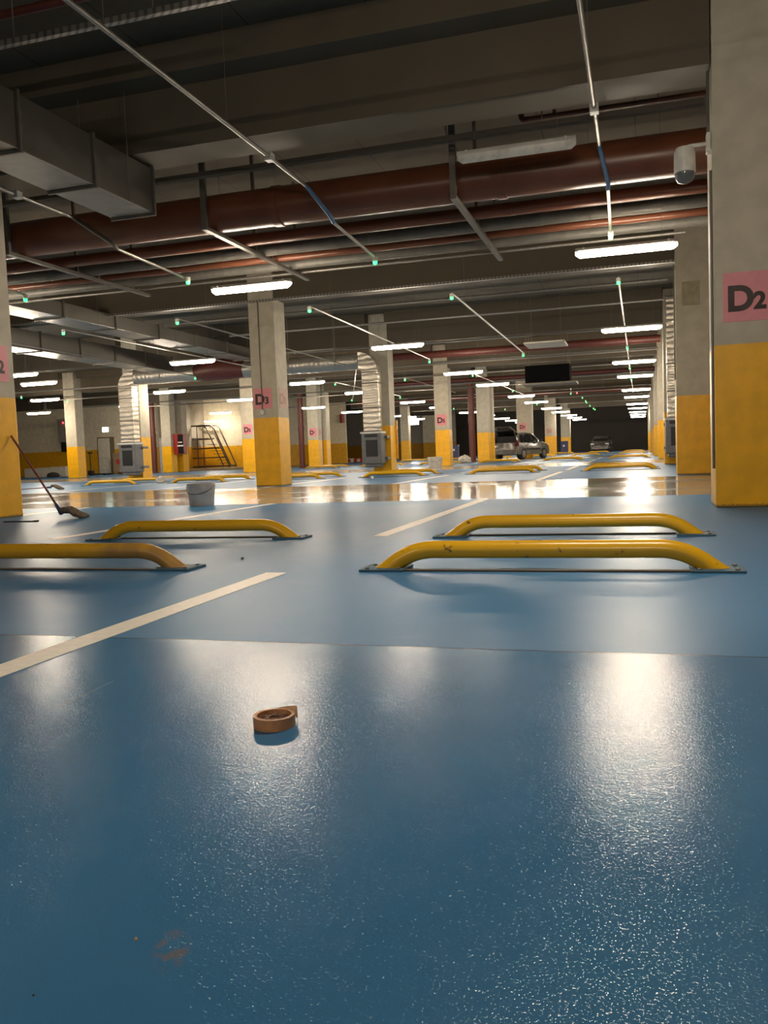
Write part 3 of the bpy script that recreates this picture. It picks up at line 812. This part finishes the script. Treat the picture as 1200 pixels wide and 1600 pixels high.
# horizontal foil duct joining the two drops
t = thing('flexible_duct', 'long horizontal silver foil duct joining the two silver drop ducts', 'air duct', (-15.75, 24.62, 3.40))
for (a, b, nm) in ((0.0, 2.2, 'foil_length'), (3.9, 7.70, 'foil_length')):
    bm = nbm(); n = 26
    pts = []; rs = []
    for j in range(n+1):
        x = a+(b-a)*j/n
        pts.append((x, 0, 0)); rs.append(0.25*(1 + (0.035 if j % 2 else -0.02) + 0.03*math.sin(x*3.1)))
    obj(nm, tube(bm, pts, rs, 20), M['foil_x'], t, smooth=True)
obj('transition', tube(nbm(), [(2.2, 0, 0), (2.55, 0, 0.05), (3.5, 0, 0.05), (3.9, 0, 0)], [0.25, 0.34, 0.34, 0.25], 20), M['redpipe_dark'], t, smooth=True)
for x in (1.0, 3.0, 5.5, 7.0):
    obj('hanger_strap', box(nbm(), x-0.015, x+0.015, -0.27, -0.262, -0.1, ZC-3.4), M['rod'], t)

# hanging box, vent panel
t = thing('ceiling_fan_unit', 'large dark rectangular box hanging under the ceiling right of centre', 'fan unit', (-3.79, 30.0, 2.84), 0)
obj('casing', box(nbm(), 0, 1.52, 0, 0.9, 0, 0.60, 0.01), M['black_box'], t)
obj('lower_frame', box(nbm(), -0.08, 1.75, -0.05, 0.95, -0.07, 0.0), M['galv_dull'], t)
for x in (0.05, 1.47):
    for y in (0.08, 0.82):
        obj('hanger_rod', tube(nbm(), [(x, y, 0.6), (x, y, ZC-2.84)], 0.012, 6), M['rod'], t)
t = thing('vent_panel', 'shiny foil-covered vent panel on the ceiling above the dark box', 'vent', (-2.95, 23.6, 3.42))
bm = box(nbm(), -0.05, 1.05, 0, 1.2, 0.0, 0.06, 0.01)
obj('foil_panel', bm, M['foil'], t)
for x in (0.1, 0.9):
    obj('hanger_rod', tube(nbm(), [(x, 0.6, 0.06), (x, 0.6, ZC-3.42)], 0.008, 6), M['rod'], t)

# far overhead pipes in red
for (y, z, x0, x1, r, lb) in ((27.3, 3.75, -10.5, 0.64, 0.12, 'red pipe under the ceiling left of the vent panel'), (37.5, 3.7, -12, 0.64, 0.10, 'red pipe under the far ceiling beyond the dark box'), (48.5, 3.6, -16, 0.64, 0.11, 'far red pipe above the silver car')):
    o = run_x('sprinkler_main', y, z, x0, x1, r, M['redpipe_dark'], lb, 'pipe', 'far red ceiling pipes')
    for q in (0.15, 0.5, 0.85): obj('hanger_rod', tube(nbm(), [((x1-x0)*q, 0, r), ((x1-x0)*q, 0, ZC-z)], 0.008, 6), M['rod'], o)
# vertical red risers
for (x, y, r, lb) in ((-25.98, 41.9, 0.17, 'dark red riser pipe left of the hose cabinet column'), (-17.09, 41.9, 0.15, 'dark red riser pipe left of the D6 column'), (-7.98, 41.9, 0.16, 'dark red riser pipe left of the column by the car')):
    o = obj('riser_pipe', tube(nbm(), [(x, y, 0), (x, y, 3.89)], r, 18), M['redpipe_dark'], loc=(x, y, 0), smooth=True)
    obj('floor_collar', lathe(nbm(), [(r*1.35, 0), (r*1.35, 0.04), (r*1.02, 0.07)], 18), M['redpipe_dark'], o, smooth=True)
    obj('coupling', tube(nbm(), [(0, 0, 1.95), (0, 0, 2.2)], r*1.1, 18), M['redpipe_dark'], o, smooth=True)
    tag(o, lb, 'pipe', 'red riser pipes')
for (x, y, lb) in ((-25.10, 42.61, 'dark drain pipe between the twin hose cabinet columns'), (-16.2, 42.6, 'dark drain pipe between the twin D6 columns'), (-7.22, 42.6, 'dark drain pipe between the twin columns by the car')):
    tag(obj('downpipe', tube(nbm(), [(x, y, 0), (x, y, 3.9)], 0.05, 12), M['rod'], loc=(x, y, 0), smooth=True), lb, 'pipe')

# ================================================================ left back corner: door, exit sign, cabinets, ladder
t = thing('double_door', 'pale double door with push bars under the lit exit sign', 'door', (-30.30, 43.0, 0)); t['kind'] = 'thing'
obj('door_frame', box(nbm(), -0.03, 1.08, -0.06, 0.0, 0, 2.17), M['door_frame'], t)
for a, b in ((0.03, 0.40), (0.41, 0.80)):
    lf = obj('door_leaf', box(nbm(), a, b, -0.09, -0.055, 0.01, 2.1, 0.004), M['door'], t)
    obj('push_bar', tube(nbm(), [(a+0.04, -0.13, 0.98), (b-0.04, -0.13, 0.98)], 0.025, 8), M['white'], lf)
obj('kick_plate', box(nbm(), 0.05, 0.78, -0.1, -0.085, 0.05, 0.3), M['white'], t)
t = thing('exit_sign', 'glowing round-looking exit sign above the double door', 'exit sign', (-29.72, 43.0, 2.42))
obj('sign_case', box(nbm(), -0.27, 0.27, -0.07, 0.0, 0.0, 0.36, 0.02), M['white'], t)
p = obj('lit_panel', box(nbm(), -0.2, 0.2, -0.08, -0.07, 0.05, 0.31), M['exit'], t)
bm = box(nbm(), -0.08, -0.03, -0.084, -0.08, 0.08, 0.28); box(bm, 0.02, 0.14, -0.084, -0.08, 0.16, 0.20)
obj('running_figure_mark', bm, M['exit_ink'], p)
t = thing('control_cabinet', 'grey wall cabinet with a red indicator lamp at far left', 'cabinet', (-32.75, 42.98, 1.98))
obj('cabinet_body', box(nbm(), 0, 0.72, -0.35, 0.0, 0, 1.35, 0.015), M['cabinet'], t)
obj('cabinet_door', box(nbm(), 0.05, 0.67, -0.37, -0.35, 0.05, 1.30, 0.008), M['cabinet'], t)
obj('indicator_lamp', lathe(nbm(), [(0.05, -0.37), (0.05, -0.40), (0.03, -0.42)], 12, (0.42, 0, 1.13), 'Y'), M['led_red'], t)
obj('lower_box', box(nbm(), 0.12, 0.58, -0.3, 0.0, -0.55, 0.0, 0.01), M['fan_dark'], t)
t = thing('hose_cabinet', 'red fire hose cabinet with dark glass on the twin column', 'fire hose cabinet', (-24.81, 42.2, 1.0))
obj('cabinet_body', box(nbm(), -0.01, 0.55, -0.12, 0.36, 0, 1.12, 0.01), M['redbox'], t)
fr = obj('glass_door', box(nbm(), 0.28, 0.62, -0.145, -0.12, 0.03, 1.08, 0.004), M['dark_glass'], t)
obj('label_strip', box(nbm(), 0.25, 0.62, -0.155, -0.145, 0.42, 0.50), M['white'], fr)
obj('label_strip', box(nbm(), 0.3, 0.55, -0.155, -0.145, 0.62, 0.68), M['white'], fr)
tag(obj('doorway_panel', box(nbm(), -25.98, -25.62, 42.5, 42.62, 0.0, 1.95, 0.004), M['white'], loc=(-25.8, 42.56, 0.0)), 'bright pale narrow panel beside the dark red riser pipe', 'panel')
t = thing('pallet_jack', 'black pallet jack standing before the yellow wall by the door', 'pallet jack', (-28.9, 40.2, 0))
obj('handle', tube(nbm(), [(0, 0, 0.2), (-0.05, 0.05, 1.25)], 0.03, 8), M['black'], t)
obj('grip', tube(nbm(), [(-0.16, 0.05, 1.25), (0.1, 0.05, 1.25)], 0.04, 8), M['black'], t)
obj('pump_housing', box(nbm(), -0.14, 0.14, -0.12, 0.14, 0.05, 0.28, 0.02), M['black'], t)
for s in (-1, 1): obj('fork', box(nbm(), 0.1, 1.1, s*0.22-0.07, s*0.22+0.07, 0.05, 0.11, 0.01), M['black'], t)
for s in (-1, 1): obj('wheel', lathe(nbm(), [(0.07, -0.03), (0.07, 0.03)], 14, (0.0, s*0.1, 0.07), 'Y'), M['black'], t)
obj('fork_roller', lathe(nbm(), [(0.04, -0.3), (0.04, 0.3)], 12, (1.0, 0, 0.04), 'Y'), M['black'], t)
t = thing('display_board', 'brown leaning board with a red mark right of the double door', 'board', (-28.9, 42.3, 0))
obj('panel', box(nbm(), 0, 0.72, 0, 0.05, 0.12, 1.22), M['board'], t)
obj('red_mark', lathe(nbm(), [(0.16, -0.004), (0.16, 0.0)], 16, (0.34, -0.001, 0.72), 'Y'), M['red_mark'], t)
for x in (0.06, 0.6): obj('leg', box(nbm(), x, x+0.06, 0, 0.25, 0, 0.12), M['board'], t)
for i, (x, w, h, lb) in enumerate(((-33.6, 0.85, 0.50, 'leftmost of the pale boxes along the yellow wall'), (-32.7, 0.95, 0.52, 'middle pale box along the yellow wall'), (-31.7, 0.85, 0.55, 'right pale box along the yellow wall beside the column'))):
    t = thing('packing_box', lb, 'box', (x, 40.6, 0), 0, 'pale boxes by the left wall')
    obj('carton', box(nbm(), 0, w, 0, 0.5, 0, h, 0.01), M['white_box'], t)
    obj('lid_flap', box(nbm(), 0.02, w-0.02, -0.02, 0.25, h, h+0.015), M['white_box'], t)
tag(obj('rubble_sack', lathe(nbm(), [(0.30, 0.0), (0.36, 0.08), (0.28, 0.2), (0.08, 0.27)], 14, (-30.9, 39.6, 0)), M['chip'], loc=(-30.9, 39.6, 0), smooth=True), 'dark sack on the floor in front of the right pale box', 'sack')
tag(obj('rubble_sack', lathe(nbm(), [(0.30, 0.0), (0.34, 0.07), (0.25, 0.17), (0.06, 0.22)], 14, (-34.4, 38.6, 0)), M['chip'], loc=(-34.4, 38.6, 0), smooth=True), 'small dark sack on the floor left of the pale boxes', 'sack')

# rolling warehouse ladder
t = thing('rolling_ladder', 'dark tubular rolling ladder with platform before the white wall', 'ladder', (-26.5, 47.0, 0)); t.scale = (0.9, 1, 1)
H = 2.72
for y in (0.0, 0.75):
    obj('side_frame', (lambda b: (tube(b, bend([(0, y, 0.14), (0, y, H), (1.5, y, H+0.02), (1.75, y, H-0.12), (2.95, y, 0.2)], 0.12, 4), 0.045, 8),
                                  tube(b, [(0.0, y, 1.95), (1.35, y, 1.92)], 0.034, 8), tube(b, [(0.0, y, 1.33), (1.75, y, 1.33)], 0.034, 8), tube(b, [(0.0, y, 0.75), (2.1, y, 0.75)], 0.034, 8),
                                  tube(b, [(0.0, y, 0.22), (2.9, y, 0.22)], 0.045, 8), tube(b, [(0.5, y, 0.22), (0.5, y, H)], 0.034, 8),
                                  tube(b, bend([(1.05, y, H-0.1), (1.2, y, H-0.1), (2.4, y, 0.22)], 0.1, 3), 0.045, 8))[0])(nbm()), M['ladder'], t, smooth=True)
for i in range(7):
    f = (i+1)/8.0
    obj('step', box(nbm(), 1.18+1.22*(1-f)-0.14, 1.18+1.22*(1-f)+0.2, 0.0, 0.75, 0.2+(1.55)*f-0.015, 0.2+(1.55)*f+0.015), M['ladder'], t)
obj('platform', box(nbm(), 0.0, 1.25, 0.0, 0.75, 1.86, 1.90), M['ladder'], t)
obj('guard_rail', tube(nbm(), [(0, 0.0, H), (0, 0.75, H)], 0.04, 8), M['ladder'], t)
for x in (0.05, 0.55, 2.35, 2.9):
    for y in (0.0, 0.75):
        obj('caster', lathe(nbm(), [(0.08, -0.03), (0.08, 0.03)], 14, (x, y, 0.08), 'Y'), M['black'], t)
tag(obj('kerb_strip', box(nbm(), -26.3, -22.7, 45.2, 46.6, 0, 0.13, 0.02), M['kerb'], loc=(-24.5, 45.9, 0)), 'low pale kerb in front of the rolling ladder', 'kerb')
tag(obj('wall_pipe', tube(nbm(), [(-22.62, 48.5, 0), (-22.62, 48.5, 3.9)], 0.09, 10), M['white'], loc=(-22.62, 48.5, 0), smooth=True), 'pale vertical pipe at the right end of the ladder wall', 'pipe')

# small wall plate beyond the D3 column, red fire box, barrier
t = thing('wall_notice', 'small dark framed notice on the pale wall right of the D3 column', 'notice', (-24.5, 58.0, 1.9))
obj('frame', box(nbm(), 0, 0.7, -0.04, 0, 0, 0.32), M['cabinet'], t)
obj('sheet', box(nbm(), 0.08, 0.62, -0.05, -0.04, 0.05, 0.27), M['ink'], t)
t = thing('red_machine_box', 'dark red hanging box beyond the D3 column', 'box', (-24.6, 57.3, 2.9))
obj('case', box(nbm(), 0, 1.15, 0, 0.6, 0, 0.75, 0.02), M['redpipe_dark'], t)
obj('cover', box(nbm(), 0.6, 1.05, -0.03, 0, 0.15, 0.6), M['redbox'], t)
for x in (0.1, 1.05): obj('hanger_rod', tube(nbm(), [(x, 0.3, 0.75), (x, 0.3, ZC-2.9)], 0.02, 6), M['rod'], t)
tag(obj('fire_bell', box(nbm(), -20.5, -20.28, 57.6, 57.98, 2.9, 3.5, 0.03), M['redbox'], loc=(-20.4, 57.8, 2.9)), 'small red box high on the pale wall right of the D6 column', 'fire alarm')
for i in range(4):
    t = thing('road_barrier', 'low red and white barrier, %s from the left before the grey recess' % ORD[i], 'barrier', (-22.6+0.78*i, 62.0, 0), 0, 'red and white barriers')
    bm = nbm()
    obj('body', box(bm, 0, 0.74, 0, 0.3, 0, 0.32, 0.04), M['white'] if i % 2 else M['stripe_red'], t)
    obj('stripe', box(nbm(), 0.25, 0.5, -0.004, 0.0, 0.05, 0.27), M['stripe_red'] if i % 2 else M['white'], t)
tag(obj('edge_glint', box(nbm(), -7.29, -7.22, 25.57, 25.64, 0.42, 1.62, 0.01), M['glint'], loc=(-7.25, 25.57, 0.42)), 'orange strip painted as light on the column edge beside the centre silver duct', 'edge glint')  # orange colour stands for light reflecting off the column edge
t = thing('light_box_sign', 'bluish white lit sign box in the far distance left of D5', 'sign', (-20.8, 78.0-0.8, 3.15))
obj('case', box(nbm(), 0, 1.15, 0, 0.25, 0, 0.95), M['cabinet'], t)
obj('lower_panel', box(nbm(), 0.04, 1.1, -0.02, 0, 0.03, 0.48), M['screen'], t)
obj('upper_panel', box(nbm(), 0.06, 0.85, -0.02, 0, 0.6, 0.82), M['screen'], t)
for x in (0.1, 1.0): obj('hanger_rod', tube(nbm(), [(x, 0.12, 0.95), (x, 0.12, ZC-3.15)], 0.02, 6), M['rod'], t)

def bin_(x, y, label):
    t = thing('wheeled_bin', label, 'bin', (x, y, 0), 0, 'blue bins')
    obj('bin_body', box(nbm(), 0, 0.58, 0, 0.6, 0.06, 0.95, 0.03), M['bin_blue'], t)
    obj('bin_lid', box(nbm(), -0.02, 0.60, -0.03, 0.63, 0.95, 1.06, 0.02), M['bin_blue'], t)
    obj('front_label', box(nbm(), 0.2, 0.34, -0.006, 0.0, 0.6, 0.75), M['white'], t)
    for s in (0.08, 0.5): obj('wheel', lathe(nbm(), [(0.09, -0.03), (0.09, 0.03)], 12, (s, 0.5, 0.09), 'X'), M['black'], t)
bin_(-6.32, 72.0, 'blue wheeled bin before the farthest broad column')
bin_(-13.9, 64.0, 'blue wheeled bin to the right of the D5 column')

# ================================================================ floor items
def bucket(x, y, r, h, label):
    t = thing('bucket', label, 'bucket', (x, y, 0), 0, 'white buckets')
    prof = [(r*0.84, 0.0), (r*0.87, 0.01), (r*0.99, h*0.86), (r*1.06, h*0.86), (r*1.06, h*0.90), (r, h*0.90), (r*1.02, h), (r*0.97, h), (r*0.83, 0.02)]
    obj('pail', lathe(nbm(), prof, 28), M['bucket'], t, smooth=True)
    pts = [(r*1.06*math.cos(a), -r*0.9*abs(math.sin(a))-0.01, h*0.88-h*0.35*math.sin(a)) for a in [math.pi*j/14 for j in range(15)]]
    obj('wire_handle', tube(nbm(), pts, 0.006, 6), M['rod'], t, smooth=True)
    return t
bucket(-5.59, 10.12, 0.185, 0.30, 'white plastic bucket standing at the edge of the wet aisle')
bucket(-7.47, 31.6, 0.28, 0.40, 'small white bucket beside the foot of the D5 column')

def mop(label, head_at, rz, pole_to, group):
    t = thing('mop', label, 'mop', head_at, 0, group)
    bm = nbm(); random.seed(3)
    ca, sa = math.cos(rz), math.sin(rz)
    for j in range(34):
        a = (j/33.0-0.5)
        l = 0.22+0.06*random.random(); yo = a*0.2; zo = 0.055+0.03*random.random()
        p = [(0.0, yo*0.4, zo+0.03), (0.1, yo*0.8, zo+0.03), (l*0.6, yo*1.1, zo*0.9), (l, yo*1.2+0.02*random.uniform(-1, 1), 0.016)]
        p = [(q[0]*ca-q[1]*sa, q[0]*sa+q[1]*ca, q[2]) for q in p]
        tube(bm, p, [0.02, 0.027, 0.027, 0.018], 6)
    obj('mop_head', bm, M['mop'], t, smooth=True)
    v = Vector(pole_to)-Vector(head_at)
    obj('socket', tube(nbm(), [(0, 0, 0.07), Vector((0, 0, 0.07)).lerp(v, 0.10)], [0.032, 0.02], 10), M['pole_blue'], t, smooth=True)
    obj('pole', tube(nbm(), [Vector((0, 0, 0.07)).lerp(v, 0.08), v], 0.0125, 8), M['pole_red'], t, smooth=True)
    return t
mop('string mop with maroon pole leaning on the left column', (-6.28, 8.15, 0.0), 0.45, (-7.325, 8.66, 0.985), 'mops')
mop('second mop lying flat on the wet floor behind the leaning mop', (-14.35, 18.3, 0.0), 0.3, (-15.6, 17.4, 0.02), 'mops')
t = thing('squeegee_strip', 'thin dark strip lying on the floor before the left column', 'strip', (-6.55, 7.80, 0))
obj('strip', box(nbm(), -0.22, 0.22, -0.015, 0.015, 0, 0.012, 0.003), M['chip'], t)
obj('end_clip', box(nbm(), 0.18, 0.225, -0.02, 0.02, 0, 0.018, 0.003), M['bar'], t)

# roll of masking tape
t = thing('tape_roll', 'roll of brown masking tape lying on the blue floor', 'tape roll', (-0.797, 1.72, 0))
R1, R0, HT = 0.047, 0.0385, 0.0255
bm = nbm(); lathe(bm, [(R0, 0.0), (R1, 0.0), (R1, HT), (R0, HT)], 48); bm.faces.ensure_lookup_table()
caps = [f for f in bm.faces if len(f.verts) > 4]; bmesh.ops.delete(bm, geom=caps, context='FACES_ONLY')
inner = [v for v in bm.verts if abs(v.co.xy.length-R0) < 1e-4]
top = sorted([v for v in inner if v.co.z > HT/2], key=lambda v: math.atan2(v.co.y, v.co.x)); bot = sorted([v for v in inner if v.co.z < HT/2], key=lambda v: math.atan2(v.co.y, v.co.x))
for j in range(len(top)): bm.faces.new((top[j], top[(j+1) % len(top)], bot[(j+1) % len(top)], bot[j]))
obj('tape_ring', bm, M['tape'], t, smooth=True)
bm = nbm()
for a in range(7):
    ang = a*0.9; tube(bm, [(0.03*math.cos(ang), 0.03*math.sin(ang), HT-0.005-0.001*a), (0.032*math.cos(ang+2.2), 0.032*math.sin(ang+2.2), HT-0.008)], 0.0028, 6)
lathe(bm, [(R0-0.001, 0.001), (R0-0.001, HT*0.55), (0.01, HT*0.6)], 32)
obj('cardboard_core', bm, M['core'], t, smooth=True)
bm = nbm(); q = []
for j in range(5):
    a = math.radians(105-14*j); rr = R1+0.0005+0.0022*j if j < 4 else R1+0.007+0.004*(j-3)
    q.append((rr*math.cos(a), rr*math.sin(a)))
for zz in (0.004, HT+0.008):
    pass
vs = [[bm.verts.new((p[0], p[1], 0.003+0.0008*j)) for j, p in enumerate(q)], [bm.verts.new((p[0], p[1], HT+0.0022*j)) for j, p in enumerate(q)]]
for j in range(4): bm.faces.new((vs[0][j], vs[0][j+1], vs[1][j+1], vs[1][j]))
bmesh.ops.solidify(bm, geom=bm.faces[:], thickness=0.0008)
obj('loose_tail', bm, M['tail'], t, smooth=True)

def crumb(x, y, r, mat, label):
    bm = nbm(); bmesh.ops.create_icosphere(bm, subdivisions=2, radius=r)
    for v in bm.verts: v.co *= random.uniform(0.75, 1.2)
    bmesh.ops.translate(bm, verts=bm.verts, vec=(x, y, r*0.7))
    tag(obj('crumb', bm, mat, loc=(x, y, 0), smooth=True), label, 'crumb')
crumb(-0.619, 0.894, 0.0022, M['crumb'], 'tiny sandy crumb left of the brown smudge on the floor')
crumb(-0.671, 0.768, 0.0014, M['chip'], 'tiny dark crumb at the bottom left of the floor')
crumb(-2.29, 4.60, 0.009, M['chip'], 'small dark chip on the floor between the two left wheel stops')
crumb(-6.2, 19.6, 0.04, M['white_box'], 'pale scrap on the floor before the stop right of the D3 column')
def bag(x, y, s, label):
    bm = nbm(); bmesh.ops.create_icosphere(bm, subdivisions=3, radius=s)
    random.seed(int(abs(x)*10))
    for v in bm.verts:
        v.co.z = max(v.co.z*0.75, -s*0.5); v.co *= random.uniform(0.85, 1.1); v.co.z = max(v.co.z, -s*0.5)
    bmesh.ops.translate(bm, verts=bm.verts, vec=(x, y, s*0.5))
    o = obj('plastic_bag', bm, M['bag'], loc=(x, y, 0), smooth=True)
    obj('knot', lathe(nbm(), [(0.05*s, s*0.8), (0.12*s, s*1.1), (0.2*s, s*1.35)], 8), M['bag'], o, smooth=True)
    tag(o, label, 'bag', 'crumpled pale bags')
bag(-13.2, 21.6, 0.15, 'crumpled pale bag between two stops left of the bucket')
bag(-8.0, 40.0, 0.30, 'crumpled pale bag at the foot of the dark red riser by the car')

# ================================================================ cars
def car(label, loc, rz, paint, hatch_open, kind):
    """x forward, y left; wheel base 2.45 m"""
    t = thing('hatchback_car', label, 'car', loc, rz)
    prof = [(-1.80, 0.28), (-1.86, 0.48), (-1.84, 0.62), (-1.80, 0.92), (-1.64, 1.30), (-1.40, 1.42), (-0.6, 1.46), (0.15, 1.42), (0.55, 1.25), (0.98, 0.97), (1.55, 0.86), (1.84, 0.72), (1.93, 0.50), (1.90, 0.26)]
    def half(z): # half width by height: tumblehome above the belt line
        return 0.80 if z < 0.85 else 0.80 - 0.20*(z-0.85)/0.6
    bm = nbm(); rings = []
    for s in (-1.0, -0.94, 0.0, 0.94, 1.0):
        k = 1.0 if abs(s) < 0.99 else 0.965
        rings.append([bm.verts.new((x*(0.985 if abs(s) > 0.99 else 1.0), s*half(z), 0.28+(z-0.28)*k)) for x, z in prof])
    n = len(prof)
    for a in range(4):
        for j in range(n):
            if hatch_open and j in (3, 4) and a in (1, 2): continue       # tailgate opening
            bm.faces.new((rings[a][j], rings[a][(j+1) % n], rings[a+1][(j+1) % n], rings[a+1][j]))
    bm.faces.new(rings[0]); bm.faces.new(list(reversed(rings[-1])))
    body = obj('car_body', bm, paint, t, smooth=True)
    if hatch_open:
        obj('boot_interior', box(nbm(), -1.60, -0.5, -0.60, 0.60, 0.55, 1.28), M['interior'], t)
        g = obj('tailgate', prism_x(nbm(), [(-0.62, 0), (0.62, 0), (0.62, 0.05), (-0.62, 0.05)], 0, 0.95), paint, t)
        g.location = (-1.45, 0, 1.42); g.rotation_euler = (0, math.radians(180+22), 0)
        obj('tailgate_glass', box(nbm(), 0.05, 0.5, -0.54, 0.54, 0.051, 0.06), M['glass'], g)
        for s in (-1, 1): obj('gas_strut', tube(nbm(), [(-1.62, s*0.6, 1.1), (-1.85, s*0.58, 1.56)], 0.012, 6), M['rod'], t)
    else:
        obj('tailgate_glass', box(nbm(), -1.78, -1.5, -0.58, 0.58, 0.98, 1.32), M['glass'], t)
    for s in (-1, 1):
        for (pts) in ([(-1.52, 0.96), (-1.30, 1.33), (-0.95, 1.35), (-0.95, 0.93)], [(-0.88, 0.93), (-0.88, 1.355), (-0.1, 1.36), (-0.1, 0.92)], [(-0.02, 0.92), (-0.02, 1.355), (0.2, 1.34), (0.78, 0.96)]):
            b = nbm(); o_ = []
            for off in (0.004, -0.03):
                o_.append([b.verts.new((x, s*(half(z)+off), z)) for x, z in pts])
            b.faces.new(o_[0]); b.faces.new(list(reversed(o_[1])))
            m = len(pts)
            for j in range(m): b.faces.new((o_[0][j], o_[0][(j+1) % m], o_[1][(j+1) % m], o_[1][j]))
            obj('side_window', b, M['glass'], t)
        obj('side_trim', box(nbm(), -1.05, 0.85, s*0.80-0.012, s*0.80+0.012, 0.52, 0.60), M['fan_dark'], t)
        obj('wing_mirror', box(nbm(), 0.62, 0.74, min(s*0.80, s*0.95), max(s*0.80, s*0.95), 0.93, 1.06, 0.02), M['black'], t)
        obj('tail_lamp', box(nbm(), -1.845, -1.70, min(s*0.62, s*0.79), max(s*0.62, s*0.79), 0.72, 1.02, 0.01), M['tail_red'], t)
        obj('headlamp', box(nbm(), 1.62, 1.86, min(s*0.48, s*0.79), max(s*0.48, s*0.79), 0.62, 0.78, 0.02), M['headlamp'], t)
        obj('door_handle', box(nbm(), -0.75, -0.58, s*0.80-0.01, s*0.80+0.02, 0.80, 0.83), M['black'], t)
        for x in (-1.18, 1.27):
            ws = s*0.72
            w_ = obj('wheel', lathe(nbm(), [(0.20, -0.09), (0.285, -0.095), (0.30, -0.06), (0.30, 0.06), (0.285, 0.095), (0.20, 0.09)], 24, (x, ws, 0.30), 'Y'), M['black'], t, smooth=True)
            obj('wheel_cover', lathe(nbm(), [(0.19, 0.0), (0.18, s*0.012), (0.05, s*0.018)], 20, (x, ws+s*0.088, 0.30), 'Y'), M['hub'], w_, smooth=True)
    b = nbm(); vs = [b.verts.new(p) for p in ((0.58, -0.60, 1.23), (0.58, 0.60, 1.23), (0.93, 0.66, 1.00), (0.93, -0.66, 1.00), (0.62, -0.60, 1.245), (0.62, 0.60, 1.245), (0.97, 0.66, 1.015), (0.97, -0.66, 1.015))]
    for f in ((0, 1, 2, 3), (7, 6, 5, 4), (0, 3, 7, 4), (1, 5, 6, 2), (0, 4, 5, 1), (3, 2, 6, 7)): b.faces.new([vs[i] for i in f])
    obj('windscreen', b, M['glass'], t)
    obj('rear_bumper', box(nbm(), -1.90, -1.80, -0.76, 0.76, 0.30, 0.55, 0.03), paint, t)
    obj('front_bumper', box(nbm(), 1.86, 1.97, -0.74, 0.74, 0.25, 0.50, 0.03), paint, t)
    obj('grille', box(nbm(), 1.86, 1.90, -0.35, 0.35, 0.60, 0.70), M['black'], t)
    return t
car('silver hatchback car with its tailgate open beside the twin column', (-6.35, 47.6, 0), math.atan2(0.94, 0.342), M['car'], True, 'a')
car('dark car facing us in front of the black end wall', (-3.35, 80.0, 0), math.radians(-93), M['car_dark'], False, 'b')
